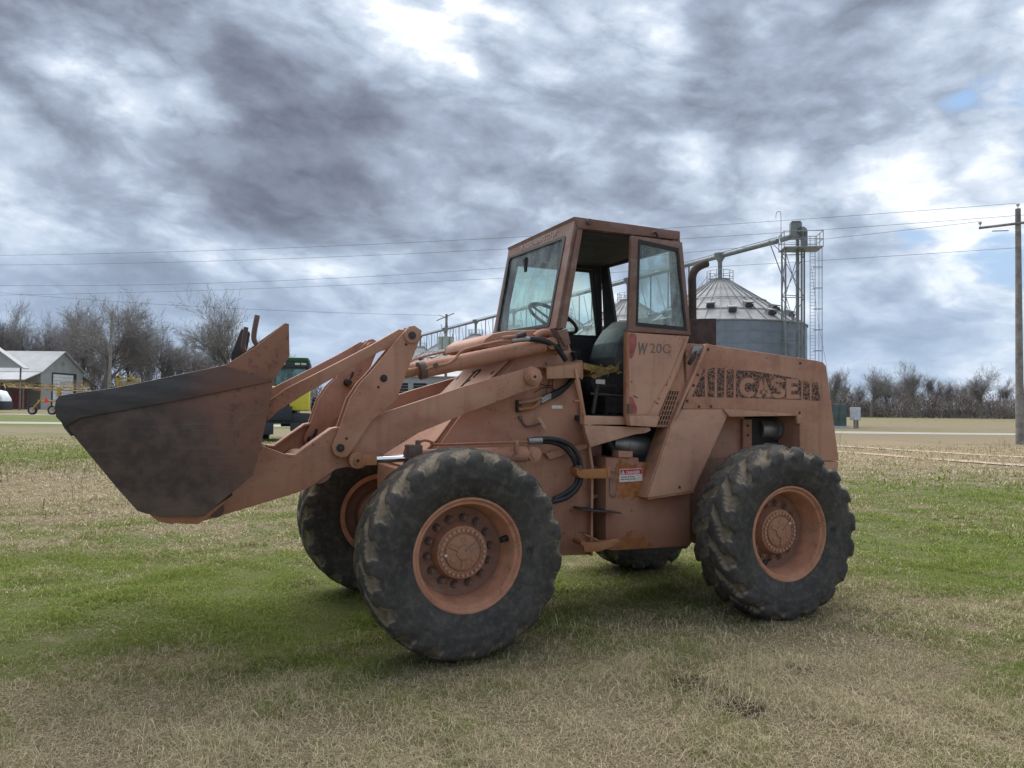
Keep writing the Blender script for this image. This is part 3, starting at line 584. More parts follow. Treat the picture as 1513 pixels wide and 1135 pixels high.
# ---------- bellcranks
bc_px = [(603, 483), (611, 481.5), (622, 489), (620, 499), (596, 560), (585, 590), (548, 622), (521, 662), (513, 674), (503, 676.5), (493, 671), (489, 660), (492, 652), (499, 638), (516, 589), (532, 565), (545, 552), (590, 497)]
bc_uz = V(.64, bc_px)
for sg in (1, -1):
    bcr = empty('bellcrank', (0, 0, 0), 0, LO)
    for vv in (.665, .545):
        plate('cheek_plate', [(u, z) for u, z in bc_uz], sg*vv, sg*(vv-.028), 'paint', bcr, .005)
    for (px, py, r_, mt_) in ((608, 496, .040, 'paint'), (567, 559, .024, 'black_steel'), (503, 662, .026, 'black_steel')):
        (u, z), = V(.665, [(px, py)]); bm = bmesh.new()
        cyl(bm, W(u, sg*.44, z), W(u, sg*.672, z), r_, seg=24)
        if mt_ == 'paint': cyl(bm, W(u, sg*.67, z), W(u, sg*.680, z), .052, seg=28)
        finish('pin', bm, mt_ if mt_ != 'paint' else 'paint', bcr, bevel=.002)
        if mt_ == 'paint':
            bm = bmesh.new(); cyl(bm, W(u, sg*.68, z), W(u, sg*.686, z), .026, seg=16); finish('pin_bolt', bm, 'dark_steel', bcr)
        else:
            bm = bmesh.new(); cyl(bm, W(u, sg*.672, z), W(u, sg*.680, z), .010, seg=8); finish('grease_fitting', bm, 'dark_steel', bcr)
            bm = bmesh.new(); cyl(bm, W(u, sg*.516, z), W(u, sg*.50, z), .030, seg=14); tube(bm, [W(u, sg*.50, z), W(u+.03, sg*.49, z+.05), W(u+.04, sg*.49, z+.085)], .010, 8); finish('pin_keeper', bm, 'black_steel', bcr)
    for px, py in ((512, 648), (600, 509), (559, 572), (560, 640)):
        if py == 640: continue
        (u, z), = V(.665, [(px, py)]); bm = bmesh.new(); cyl(bm, W(u, sg*.6645, z), W(u, sg*.668, z), .009, seg=10); finish('bolt_hole', bm, 'bolt_dark', bcr)
# bucket links between the cheek plates
lk = V(.6, [(606, 489), (588, 487), (548, 510), (500, 535), (420, 575.5), (392, 597), (395, 622), (408, 609), (449, 583), (505, 551), (560, 520), (612, 504)])
for sg in (1, -1): plate('bucket_link', lk, sg*.625, sg*.560, 'paint', LO, .005)
# ---------- cylinders
def cylinder(name, p0, p1, pr, rr, br, frac, sg, rodmat, barrelmat):
    c = empty(name, (0, 0, 0), 0, LO); p0 = Vector(p0); p1 = Vector(p1); dr = (p1-p0).normalized(); L_ = (p1-p0).length; q_ = p0+dr*L_*frac
    bm = bmesh.new(); cyl(bm, p0, q_, rr, seg=24); finish('rod', bm, rodmat, c)
    bm = bmesh.new(); cyl(bm, q_, p1-dr*.05, br, seg=36); finish('barrel', bm, barrelmat, c, bevel=.004)
    bm = bmesh.new(); cyl(bm, q_-dr*.012, q_+dr*.035, br*1.13, seg=36); finish('gland', bm, 'paint_dark', c, bevel=.003)
    ax_ = Vector((0, -sg, 0))
    bm = bmesh.new(); cyl(bm, p0-ax_*.045, p0+ax_*.05, pr, seg=28); bx(bm, (-.03, -.035, -.034), (.13, .035, .034), Matrix.Translation(p0) @ dr.to_track_quat('X', 'Z').to_matrix().to_4x4()); finish('rod_eye', bm, 'paint_orange', c, bevel=.004)
    bm = bmesh.new(); cyl(bm, p0+ax_*.05, p0+ax_*.058, .026, seg=20); finish('pin', bm, 'paint_orange', c); bm = bmesh.new(); cyl(bm, p0+ax_*.058, p0+ax_*.063, .011, seg=8); finish('pin_hole', bm, 'black_steel', c)
    bm = bmesh.new(); cyl(bm, p1-ax_*.06, p1+ax_*.055, pr, seg=28); finish('base_eye', bm, barrelmat, c, bevel=.004)
    bm = bmesh.new(); cyl(bm, p1+ax_*.055, p1+ax_*.066, pr*.62, seg=24); finish('base_pin', bm, barrelmat, c, bevel=.002)
    return c
for sg in (1, -1):
    a, b = V(.66, [(526, 680), (791, 671.5)]); lc = cylinder('lift_cylinder', W(a[0], sg*.66, a[1]), W(b[0], sg*.60, b[1]), .052, .024, .056, .27, sg, 'chrome', 'paint')
    pth = V(.67, [(617, 660), (622, 653), (630, 651), (640, 654), (650, 657), (780, 653)]); bm = bmesh.new(); tube(bm, [W(u, sg*.66, z) for u, z in pth], .0085, 8); finish('feed_pipe', bm, 'paint_rusty', lc)
    bm = bmesh.new(); (u, z), = V(.66, [(611, 667)]); bx(bm, W(u-.05, sg*.66-.05, z-.035), W(u+.05, sg*.66+.05, z+.045)); cyl(bm, W(u+.03, sg*.66, z+.03), W(u+.03, sg*.66, z+.075), .018, seg=10); finish('end_cap', bm, 'paint_dark', lc, bevel=.01)
    (u, z), = V(.67, [(764, 660)]); bm = bmesh.new(); bx(bm, W(u-.012, sg*.66-.012, z-.05), W(u+.012, sg*.66+.012, z+.045)); finish('pipe_clamp', bm, 'paint', lc, bevel=.003)
    a, b = V(.53, [(567, 559), (812, 508)]); tc = cylinder('tilt_cylinder', W(a[0], sg*.53, a[1]), W(b[0], sg*.53, b[1]), .045, .030, .056, .205, sg, 'paint_orange', 'paint')
    pth = V(.58, [(628, 546), (645, 541), (662, 537), (673, 529), (682, 519), (700, 513), (745, 503), (770, 500)]); bm = bmesh.new(); tube(bm, [W(u, sg*.585, z) for u, z in pth], .0095, 8); finish('feed_pipe', bm, 'paint', tc)
    bm = bmesh.new(); (u, z), = V(.58, [(643, 540)]); cyl(bm, W(u, sg*.53, z), W(u, sg*.60, z), .017, seg=10); finish('port', bm, 'paint_dark', tc)
# bulky bearing housing at the top of the tower, hoses above it
hs = V(.44, [(713, 513), (716, 501), (728, 493), (748, 489), (790, 487), (826, 490), (840, 505), (850, 530), (812, 535), (775, 524), (740, 518)])
plate('tower_head', hs, .44, -.44, 'paint', LO, .02)
for (P_, r_, mt_) in (([(742, 499), (760, 497), (776, 495)], .012, 'paint'), ([(740, 505), (760, 503), (778, 501)], .010, 'paint')):
    bm = bmesh.new(); tube(bm, [W(u, .60, z) for u, z in V(.60, P_)], r_, 10); finish('pipe', bm, mt_, LO)
bm = bmesh.new(); tube(bm, [W(u, .60, z) for u, z in V(.60, [(764, 497), (776, 493)])], .020, 10, 1); finish('hose_coupling', bm, 'dark_steel', LO)
bm = bmesh.new(); tube(bm, [W(u, .60, z) for u, z in V(.60, [(756, 504), (768, 502), (783, 501)])], .018, 12, 1); finish('hose_coupling', bm, 'grey_steel', LO)
bm = bmesh.new(); tube(bm, [W(u, .60-.05*i/6, z) for i, (u, z) in enumerate(V(.60, [(782, 501), (797, 502), (812, 506), (825, 513), (834, 524), (840, 532)]))], .021, 12); finish('hydraulic_hose', bm, 'hose_rubber', LO)
bm = bmesh.new(); tube(bm, [W(u, .52, z) for u, z in V(.52, [(790, 498), (800, 492), (812, 492), (820, 500), (824, 512), (820, 522)])], .026, 12); finish('pipe', bm, 'paint', LO)
bm = bmesh.new(); tube(bm, [W(u, .30, z) for u, z in V(.30, [(655, 538), (690, 524), (720, 515), (752, 507)])], .007, 8); finish('pipe', bm, 'bolt_dark', LO)
bm = bmesh.new(); tube(bm, [W(u, .1, z) for u, z in V(.1, [(655, 540), (690, 527), (705, 521), (716, 519)])], .022, 8); finish('pipe', bm, 'paint_orange', LO)
# peach bracket beside the cab corner
bm = bmesh.new(); o_ = V(.60, [(808, 541), (861, 533), (862, 558), (808, 560)]); prism(bm, [W(u, .60, z) for u, z in o_], [W(u, .585, z) for u, z in o_])
t1 = V(.60, [(808, 541), (861, 533)]); prism(bm, [W(t1[0][0], .60, t1[0][1]), W(t1[1][0], .60, t1[1][1]), W(t1[1][0], .60, t1[1][1]-.014), W(t1[0][0], .60, t1[0][1]-.014)], [W(t1[0][0], .42, t1[0][1]), W(t1[1][0], .36, t1[1][1]), W(t1[1][0], .36, t1[1][1]-.014), W(t1[0][0], .42, t1[0][1]-.014)])
prism(bm, [W(t1[1][0]-.012, .60, t1[1][1]), W(t1[1][0]-.012, .36, t1[1][1]+.03), W(t1[1][0]-.012, .36, t1[1][1]-.14), W(t1[1][0]-.012, .60, t1[1][1]-.14)], [W(t1[1][0], .60, t1[1][1]), W(t1[1][0], .36, t1[1][1]+.03), W(t1[1][0], .36, t1[1][1]-.14), W(t1[1][0], .60, t1[1][1]-.14)])
finish('hose_guard', bm, 'paint_orange', LO, bevel=.003)
# ---------- steering hoses at the articulation
for off in (0, 1):
    P_ = [(786, 653), (812, 653), (832, 660), (846, 676), (853, 696), (852, 712), (840, 726), (818, 738)] if off == 0 else [(786, 650), (818, 649), (842, 658), (855, 676), (859, 700), (855, 718), (838, 735), (815, 742)]
    bm = bmesh.new(); tube(bm, [W(u, .56+.02*off, z) for u, z in V(.56+.02*off, P_)], .0185, 12); finish('hydraulic_hose', bm, 'hose_rubber', LO)
bm = bmesh.new(); tube(bm, [W(u, .58, z) for u, z in V(.58, [(780, 652), (800, 651)])], .026, 12, 1); finish('hose_coupling', bm, 'grey_steel', LO)
# ---------- articulation area
bm = bmesh.new(); bx(bm, W(1.18, .30, .62), W(1.42, -.30, .50)); bx(bm, W(1.18, .30, 1.30), W(1.42, -.30, 1.18)); cyl(bm, W(1.28, 0, .45), W(1.28, 0, 1.4), .07, seg=20); bx(bm, W(1.22, .40, .92), W(1.34, -.2, .89)); bx(bm, W(1.22, .40, 1.14), W(1.36, -.2, 1.09))
finish('hinge', bm, 'paint_shade', LO, bevel=.004)
bm = bmesh.new(); bx(bm, W(1.24, -.30, 1.6), W(1.27, -.42, .5)); finish('hinge_backing', bm, 'black_steel', LO)
# locking link (upper) and tie bar (lower)
lv = .62
bm = bmesh.new(); o_ = rounded(V(lv, [(857, 694), (900, 692), (902, 690), (902, 706), (898, 707), (860, 707)]), .012, 3); prism(bm, [W(u, lv, z) for u, z in o_], [W(u, lv-.012, z) for u, z in o_])
for P_ in ([(852, 692), (857, 690), (862, 706), (856, 706), (852, 700)], [(896, 690), (900, 689), (903, 704), (898, 706)]):
    pp = V(lv, P_); prism(bm, [W(u, lv+.004, z) for u, z in pp], [W(u, lv-.10, z) for u, z in pp])
finish('locking_link', bm, 'paint_orange', LO, bevel=.003)
(u, z), = V(lv, [(857, 693)]); bm = bmesh.new(); cyl(bm, W(u, lv-.1, z+.01), W(u, lv+.012, z+.01), .016, seg=12); finish('link_pin', bm, 'paint_dark', LO)
bm = bmesh.new(); o_ = V(lv, [(861, 803), (878, 803), (912, 796), (916, 800), (905, 808), (886, 815), (864, 816)]); prism(bm, [W(u, lv, z) for u, z in o_], [W(u, lv-.012, z) for u, z in o_]); prism(bm, [W(o_[0][0], lv, o_[0][1]), W(o_[3][0], lv, o_[3][1]), W(o_[3][0], lv, o_[3][1]-.01), W(o_[0][0], lv, o_[0][1]-.01)], [W(o_[0][0], lv-.1, o_[0][1]), W(o_[3][0], lv-.1, o_[3][1]), W(o_[3][0], lv-.1, o_[3][1]-.01), W(o_[0][0], lv-.1, o_[0][1]-.01)])
finish('tie_bar', bm, 'paint_orange', LO, bevel=.003)
bm = bmesh.new(); tube(bm, [W(u, .58, z) for u, z in V(.58, [(862, 789), (895, 804)])], .008, 8, 1); (u, z), = V(lv, [(860, 802)]); cyl(bm, W(u, .5, z), W(u, .635, z), .018, seg=12); finish('hitch_pin', bm, 'paint_rusty', LO)
# foot step plate
bm = bmesh.new(); a_ = V(.62, [(858, 752), (916, 757)]); prism(bm, [W(a_[0][0], .64, a_[0][1]), W(a_[1][0], .64, a_[1][1]), W(a_[1][0], .64, a_[1][1]-.010), W(a_[0][0], .64, a_[0][1]-.010)], [W(a_[0][0]+.03, .44, a_[0][1]), W(a_[1][0], .44, a_[1][1]), W(a_[1][0], .44, a_[1][1]-.01), W(a_[0][0]+.03, .44, a_[0][1]-.01)]); finish('foot_step', bm, 'dark_steel', LO, bevel=.002)
# ---------- rear frame and tanks
rv_ = .52
plate('fuel_tank', V(rv_, [(895, 676), (944, 676), (944, 683), (974, 684), (1020, 688), (1020, 807), (905, 814), (895, 812)]), rv_, -rv_, 'rusty_tank', LO, .012)
sl_ = V(rv_, [(900, 696), (910, 696), (910, 733), (906, 737), (900, 732)])
ol = [W(u, rv_+.004, z) for u, z in rounded(sl_, .012, 3)]; c_ = sum(ol, Vector())/len(ol); il = [c_+(p_-c_)*.82 for p_ in ol]
bm = bmesh.new(); ringprism(bm, ol, il, (0, .006, 0)); finish('sight_slot_rim', bm, 'paint_dark', LO)
bm = bmesh.new(); prism(bm, il, [p_+Vector((0, .003, 0)) for p_ in il]); finish('sight_slot', bm, 'paint_shade', LO)
plate('tank_bracket', V(rv_+.02, [(914, 666), (935, 667), (935, 676), (914, 676)]), rv_+.02, rv_-.08, 'paint', LO, .003)
plate('rear_frame', [(1.62, .60), (3.55, .70), (3.60, 1.15), (3.0, 1.2), (1.62, 1.16)], .45, -.45, 'paint_shade', LO, .01)
bm = bmesh.new()
for px, py in ((958, 690), (964, 690), (961, 693)):
    (u, z), = V(rv_, [(px, py)]); cyl(bm, W(u, rv_+.001, z), W(u, rv_+.004, z), .008, seg=7)
finish('paint_splash', bm, 'sign_white', LO)
# danger sign
dsn = V(rv_, [(915.5, 693.2), (948.3, 692), (949, 710.5), (914.5, 712.6)])
def lerp2(u_, v_):
    a, b, c, d_ = [Vector(p_) for p_ in dsn]; p_ = (a*(1-u_)+b*u_)*(1-v_)+(d_*(1-u_)+c*u_)*v_; return p_
def sgn(u_, v_, h): p_ = lerp2(u_, v_); return W(p_.x, rv_+h, p_.y)
sg_ = finish('danger_sign', (lambda b: (prism(b, [sgn(0, 0, .004), sgn(1, 0, .004), sgn(1, 1, .004), sgn(0, 1, .004)], [sgn(0, 0, .001), sgn(1, 0, .001), sgn(1, 1, .001), sgn(0, 1, .001)]), b)[1])(bmesh.new()), 'sign_white', LO, smooth=False)
bm = bmesh.new(); prism(bm, [sgn(.03, .05, .0055), sgn(.98, .05, .0055), sgn(.98, .44, .0055), sgn(.03, .44, .0055)], [sgn(.03, .05, .0042), sgn(.98, .05, .0042), sgn(.98, .44, .0042), sgn(.03, .44, .0042)]); finish('sign_header', bm, 'sign_red', sg_, smooth=False)
bm = bmesh.new(); prism(bm, [sgn(.06, .40, .0065), sgn(.22, .40, .0065), sgn(.14, .10, .0065)], [sgn(.06, .40, .0057), sgn(.22, .40, .0057), sgn(.14, .10, .0057)]); finish('warning_triangle', bm, 'sign_white', sg_, smooth=False)
xd_ = sgn(1, .5, 0)-sgn(0, .5, 0); yd_ = Vector((0, 0, 1)); sw = xd_.length
text_mesh('sign_text', '!', .022, 'sign_red', sg_, sgn(.127, .375, .007), xd_, yd_, .0003, .0003)
text_mesh('sign_text', 'DANGER', .030, 'sign_white', sg_, sgn(.29, .39, .0062), xd_, yd_, .0003, .0010, 1.0)
text_mesh('sign_text', 'KEEP CLEAR OF THIS AREA', .0112, 'sign_ink', sg_, sgn(.06, .66, .0048), xd_, yd_, .0003, .0004, .93)
text_mesh('sign_text', 'WHEN ENGINE IS RUNNING', .0112, 'sign_ink', sg_, sgn(.06, .84, .0048), xd_, yd_, .0003, .0004, .96)
# transmission and filter seen under the cab floor
bm = bmesh.new(); cyl(bm, W(1.62, .30, 1.30), W(2.0, .30, 1.25), .10, seg=24); cyl(bm, W(1.50, .30, 1.315), W(1.62, .30, 1.30), .075, .10, seg=24); bx(bm, W(1.75, .40, 1.19), W(1.95, .1, 1.10)); cyl(bm, W(1.55, .25, 1.14), W(2.2, .25, 1.12), .045, seg=12)
finish('filter_housing', bm, 'grey_steel', LO, bevel=.004)
bm = bmesh.new(); tube(bm, [W(1.45, .33, 1.33), W(1.55, .36, 1.20), W(1.72, .38, 1.14), W(1.9, .36, 1.12)], .035, 12); finish('hydraulic_hose', bm, 'hose_rubber', LO)
bm = bmesh.new(); bx(bm, W(1.25, .2, 1.44), W(2.4, -.40, .9)); finish('transmission', bm, 'black_steel', LO)
plate('engine_bracket', V(.45, [(961, 672), (965, 661), (975, 661), (972, 684), (961, 684)]), .45, .42, 'paint_shade', LO, .003)
# ---------- rear body
hv = .62
hood_px = [(1045, 508.5), (1205, 532.5), (1216, 535), (1221, 541), (1239.8, 681), (1182, 681), (1181.5, 614.6), (1074.5, 615.6), (1072, 604.5), (1008, 604.5), (1018, 577), (1030, 544)]
plate('hood', V(hv, hood_px), hv, -hv, 'paint', LO, .008)
# leaning front strip of the rear body with the fender panel
plate('fender_panel', V(hv+.012, [(1009, 604.8), (1070, 604.8), (1078, 607.5), (1024.5, 725.5), (956.5, 735.5), (990.5, 634)]), hv+.012, hv-.02, 'paint_dusty_skylit', LO, .004)
for sg in (-1,): plate('fender_panel', V(hv+.012, [(1009, 604.8), (1070, 604.8), (1078, 607.5), (1024.5, 725.5), (956.5, 735.5), (990.5, 634)]), sg*(hv+.012), sg*(hv-.02), 'paint_dusty_skylit', LO, .004)
bm = bmesh.new(); e_ = V(hv+.012, [(1009, 604.8), (990.5, 634), (956.5, 735.5)]); 
for a, b in zip(e_[:-1], e_[1:]): prism(bm, [W(a[0]-.004, hv+.01, a[1]), W(b[0]-.004, hv+.01, b[1]), W(b[0]-.004, hv-.16, b[1]), W(a[0]-.004, hv-.16, a[1])], [W(a[0]-.016, hv+.01, a[1]), W(b[0]-.016, hv+.01, b[1]), W(b[0]-.016, hv-.16, b[1]), W(a[0]-.016, hv-.16, a[1])])
finish('fender_return', bm, 'paint', LO, bevel=.003)
bm = bmesh.new(); e_ = V(hv+.012, [(957.5, 735.8), (1025.5, 725.8)]); prism(bm, [W(e_[0][0], hv+.014, e_[0][1]), W(e_[1][0], hv+.014, e_[1][1]), W(e_[1][0], hv+.014, e_[1][1]-.014), W(e_[0][0], hv+.014, e_[0][1]-.014)], [W(e_[0][0], hv-.26, e_[0][1]), W(e_[1][0], hv-.26, e_[1][1]), W(e_[1][0], hv-.26, e_[1][1]-.014), W(e_[0][0], hv-.26, e_[0][1]-.014)]); finish('fender_lip', bm, 'paint_rusty', LO, bevel=.003)
plate('drip_rail', V(hv+.03, [(1069, 604), (1168, 611.5), (1172, 614.5), (1078, 616)]), hv+.032, hv+.002, 'paint_dusty_skylit', LO, .005)
plate('hinge_bracket', V(hv+.01, [(1178, 614), (1184, 614), (1184, 626), (1178, 626)]), hv+.012, hv-.02, 'paint', LO, .003)
plate('rear_panel', V(hv, [(1182.5, 681.8), (1240, 681.8), (1238, 700), (1236, 760), (1190, 760)]), hv-.004, -hv+.004, 'paint', LO, .008)
plate('wheel_arch_panel', V(.40, [(1050, 612), (1100, 612), (1100, 700), (1000, 760), (960, 740)]), .40, .385, 'paint', LO, .003)
plate('wheel_arch_bracket', V(.43, [(1098, 620), (1111, 620), (1111, 668), (1098, 668)]), .43, .40, 'paint', LO, .003)
(u, z), = V(.43, [(1102, 614)]); 
plate('engine_bay', [(2.3, 1.62), (3.15, 1.62), (3.15, 1.1), (2.3, 1.1)], -.30, -.32, 'black_steel', LO, 0)
bm = bmesh.new(); (u, z), = V(.35, [(1137, 634)]); cyl(bm, W(u-.10, .32, z), W(u+.07, .34, z), .085, seg=24); cyl(bm, W(u+.03, .34, z), W(u+.10, .34, z), .10, seg=28); cyl(bm, W(u-.02, .33, z-.25), W(u-.02, .33, z), .025, seg=12); bx(bm, W(u-.07, .37, z-.12), W(u+.07, .27, z-.15)); bx(bm, W(u-.06, .36, z-.16), W(u+.06, .28, z-.175)); bx(bm, W(u-.35, .1, z-.05), W(u+.3, -.2, z-.6)); cyl(bm, W(u-.3, .25, z+.02), W(u+.3, .2, z+.05), .035, seg=12)
finish('turbocharger', bm, 'grey_steel', LO, bevel=.003)
bm = bmesh.new(); bx(bm, W(2.75, .36, 1.52), W(3.2, -.3, .95)); finish('radiator', bm, 'black_steel', LO)
# panel between door and hood with the grille
gp = V(.60, [(1010, 507), (1045, 509.5), (1030, 545), (1018, 578), (1008, 606), (996, 632), (962, 631)])
plate('rear_corner_panel', gp, .60, .56, 'paint', LO, .004)
a_ = V(.606, [(1045, 508.5), (990, 633), (986, 633), (1041, 508)]); plate('corner_strip', a_, .632, .585, 'paint_dusty_skylit', LO, .003)
gq = V(.60, [(988.5, 577), (1003, 577.5), (985.5, 628.5), (969, 628.5)]); A_, B_, C_, D_ = [Vector(p_) for p_ in gq]
bm = bmesh.new(); prism(bm, [W(p_[0], .603, p_[1]) for p_ in gq], [W(p_[0], .6005, p_[1]) for p_ in gq]); finish('grille_recess', bm, 'black_steel', LO)
bm = bmesh.new()
for i in range(5):
    t_ = i/4; p0 = A_.lerp(B_, t_); p1 = D_.lerp(C_, t_); prism(bm, [W(p0.x-.0035, .612, p0.y), W(p0.x+.0035, .612, p0.y), W(p1.x+.0035, .612, p1.y), W(p1.x-.0035, .612, p1.y)], [W(p0.x-.0035, .604, p0.y), W(p0.x+.0035, .604, p0.y), W(p1.x+.0035, .604, p1.y), W(p1.x-.0035, .604, p1.y)])
for i in range(8):
    t_ = i/7; p0 = A_.lerp(D_, t_); p1 = B_.lerp(C_, t_); prism(bm, [W(p0.x, .610, p0.y+.0035), W(p1.x, .610, p1.y+.0035), W(p1.x, .610, p1.y-.0035), W(p0.x, .610, p0.y-.0035)], [W(p0.x, .605, p0.y+.0035), W(p1.x, .605, p1.y+.0035), W(p1.x, .605, p1.y-.0035), W(p0.x, .605, p0.y-.0035)])
finish('grille', bm, 'paint', LO)
# latch
plate('latch_plate', V(.61, [(1024, 512), (1041, 511), (1035, 523), (1020, 524)]), .612, .602, 'grey_steel', LO, .002)
bm = bmesh.new(); tube(bm, [W(u, .66, z) for u, z in V(.66, [(1026, 525), (1018, 538)])], .017, 12, 1); tube(bm, [W(u, .63, z) for u, z in V(.63, [(1029, 519), (1026, 526)])], .008, 8, 1); finish('latch_handle', bm, 'black_steel', LO, bevel=.004)
# hood bolts
bm = bmesh.new(); cyl(bm, (0, 0, 0), (0, -.006, 0), .0115, .0095, 10); b0 = finish('bolt', bm, 'bolt_dark', LO); first = True
for cx_, cy_ in ((430, 147), (982, 230), (368, 300), (343, 363), (305, 457), (376, 424), (448, 424), (376, 490), (448, 490), (978, 383), (978, 527), (980, 575)):
    (u, z), = V(hv, [(940+cx_/4.053, 480+cy_/4.053)]); o_ = b0 if first else b0.copy()
    if not first: COL.objects.link(o_); o_.parent = LO
    first = False; o_.location = W(u, hv+.001, z)
for px, py, vv in ((1004, 720, hv+.012), (1002, 597, .60), (990.5, 557, .60), (1099, 654, .40), (1105, 629, .43), (1105, 643, .43)):
    (u, z), = V(vv, [(px, py)]); o_ = b0.copy(); COL.objects.link(o_); o_.parent = LO; o_.location = W(u, vv+.001, z)
# decal
def dpt(a, b, vv=hv): return V(vv, [(1010+a/6.877, 530+b/6.877)])[0]
dv0, dv1 = hv+.0022, hv+.0008
for poly in ([(85, 385), (212, 92), (216, 385)], [(243, 388), (245, 130), (262, 98), (316, 92), (314, 392)], [(338, 392), (345, 98), (414, 98), (412, 394)], [(434, 392), (438, 120), (460, 106), (512, 114), (505, 396)],
             [(530, 394), (534, 118), (700, 124), (850, 148), (990, 172), (1162, 205), (1195, 235), (1195, 418), (900, 408)], [(1212, 410), (1216, 222), (1278, 250), (1282, 425)], [(1300, 425), (1305, 246), (1360, 240), (1388, 430)]):
    uz = [dpt(a, b) for a, b in poly]; bm = bmesh.new(); prism(bm, [W(u, dv0, z) for u, z in uz], [W(u, dv1, z) for u, z in uz]); finish('decal_stripe', bm, 'cracked_decal', LO, smooth=False)
def stroke_letter(polys, name):
    bm = bmesh.new()
    for P_ in polys:
        uz = [dpt(a, b) for a, b in P_]; prism(bm, [W(u, dv0+.0016, z) for u, z in uz], [W(u, dv0+.0002, z) for u, z in uz])
    finish(name, bm, 'paint', LO, smooth=False)
def arc(cx, cy, rx, ry, a0, a1, n=14): return [(cx+rx*math.cos(R(a0+(a1-a0)*i/n)), cy+ry*math.sin(R(a0+(a1-a0)*i/n))) for i in range(n+1)]
def band(cx, cy, rx, ry, wd, a0, a1): # thick arc split in quads
    o_ = arc(cx, cy, rx, ry, a0, a1); i_ = arc(cx, cy, rx-wd, ry-wd, a0, a1); return [[o_[j], o_[j+1], i_[j+1], i_[j]] for j in range(len(o_)-1)]
stroke_letter(band(655, 292, 90, 100, 50, 38, 322), 'letter')
stroke_letter([[(735, 392), (790, 392), (826, 200), (786, 200)], [(826, 200), (786, 200), (838, 392), (892, 392)], [(775, 318), (850, 318), (855, 358), (768, 358)]], 'letter')
stroke_letter(band(958, 246, 72, 52, 42, 75, 345)+band(958, 348, 72, 56, 42, -105, 165), 'letter')
stroke_letter([[(1042, 205), (1092, 205), (1092, 408), (1042, 408)], [(1092, 205), (1166, 210), (1166, 250), (1092, 250)], [(1092, 285), (1155, 285), (1155, 325), (1092, 325)], [(1092, 366), (1172, 366), (1172, 408), (1092, 408)]], 'letter')
# exhaust and air cleaner box
bm = bmesh.new(); tube(bm, [W(u, .05, z) for u, z in V(.05, [(1023, 478), (1023, 430), (1023, 408), (1030, 396), (1044, 389)])], .036, 20, 8); finish('exhaust_pipe', bm, 'exhaust_brown', LO)
p_ = V(.0, [(1005, 473), (1048, 472), (1048, 520), (1005, 520)]); plate('muffler_box', p_, .10, -.25, 'exhaust_brown', LO, .006)
# ---------- cab
CU0, CU1, CZ0, CZ1, CUR = .837, .992, 2.175, 3.005, 1.93
wn0 = Vector(W(CU0, 0, CZ0)); wd_ = W(CU1, 0, CZ1)-wn0; wnrm = Vector((-wd_.z, 0, wd_.x)).normalized()   # outward (forwards)
def wind(px, py): return onplane(px, py, wn0, wnrm)
cab_o = [W(CU1, .62, CZ1), W(CU1, -.62, CZ1), W(CU0, -.62, CZ0), W(CU0, .62, CZ0)]
gl = [wind(835, 350), wind(752.5, 381), wind(734, 493), wind(811, 481)]
# order: near-top, far-top, far-bottom, near-bottom with rounded corners
def rounded3(P_, r, seg=4):
    out_ = []; n = len(P_)
    for i in range(n):
        p = P_[i]; a = (P_[i-1]-p); b = (P_[(i+1) % n]-p); pa = p+a.normalized()*r; pb = p+b.normalized()*r
        for s_ in range(seg+1):
            t = s_/seg; out_.append((1-t)**2*pa+2*t*(1-t)*p+t*t*pb)
    return out_
def rep(P_, n): return [P_[i] for i in range(len(P_)) for _ in range(n)]
def outer_match(O_, n): # spread duplicates slightly along edges so faces are valid
    out_ = []
    for i in range(len(O_)):
        p = O_[i]; a = (O_[i-1]-p); b = (O_[(i+1) % len(O_)]-p)
        for s_ in range(n):
            t = s_/(n-1)*2-1; out_.append(p+(a*.02*-t if t < 0 else b*.02*t))
    return out_
seg_ = 4; gi_ = rounded3(gl, .035, seg_); go_ = outer_match(cab_o, seg_+1)
bm = bmesh.new(); ringprism(bm, go_, gi_, wnrm*-.035); finish('windshield_frame', bm, 'paint_cab', LO)
gm_ = sum(gl, Vector())/4
bm = bmesh.new(); ringprism(bm, [gm_+(p-gm_)*1.03+wnrm*.006 for p in gi_], [gm_+(p-gm_)*.965+wnrm*.006 for p in gi_], wnrm*-.03); finish('windshield_seal', bm, 'black_steel', LO)
bm = bmesh.new(); f_ = bm.faces.new([bm.verts.new(p+wnrm*-.008) for p in gi_]); g_ = finish('windshield', bm, 'windshield_glass', LO, smooth=False)
# outer drip edge above windshield
bm = bmesh.new(); tube(bm, [W(CU1-.004, -.60, CZ1-.10)+wnrm*.004, W(CU1-.004, .60, CZ1-.10)+wnrm*.004], .006, 6, 1); finish('drip_bead', bm, 'paint_dark', LO)
# roof with fascia
bm = bmesh.new(); prism(bm, [W(CU1-.015, .63, 3.01), W(1.925, .63, 2.995), W(1.925, .63, 2.925), (W(CU1+.02, .63, 2.925))], [W(CU1-.015, -.63, 3.01), W(1.925, -.63, 2.995), W(1.925, -.63, 2.925), W(CU1+.02, -.63, 2.925)]); finish('cab_roof', bm, 'paint_cab', LO, bevel=.008)
bm = bmesh.new(); bx(bm, W(1.08, .58, 2.93), W(1.9, -.58, 2.90)); finish('headliner', bm, 'interior', LO)
def wpos(s_, h): # along windshield width at height fraction
    return wn0+wd_*h+Vector((0, 0, 0))
tx0 = wind(773, 367)+wnrm*.002; tx1 = wind(818, 349)+wnrm*.002; td = Vector((0, -1, 0))
text_mesh('roof_lettering', 'PIONEER FARMERS CO-OP', .062, 'letter_white', LO, Vector((wn0+wd_*.905)+wnrm*.003)+Vector((0, .34, 0)), (0, -1, 0), wd_, .0006, .0008, .93)
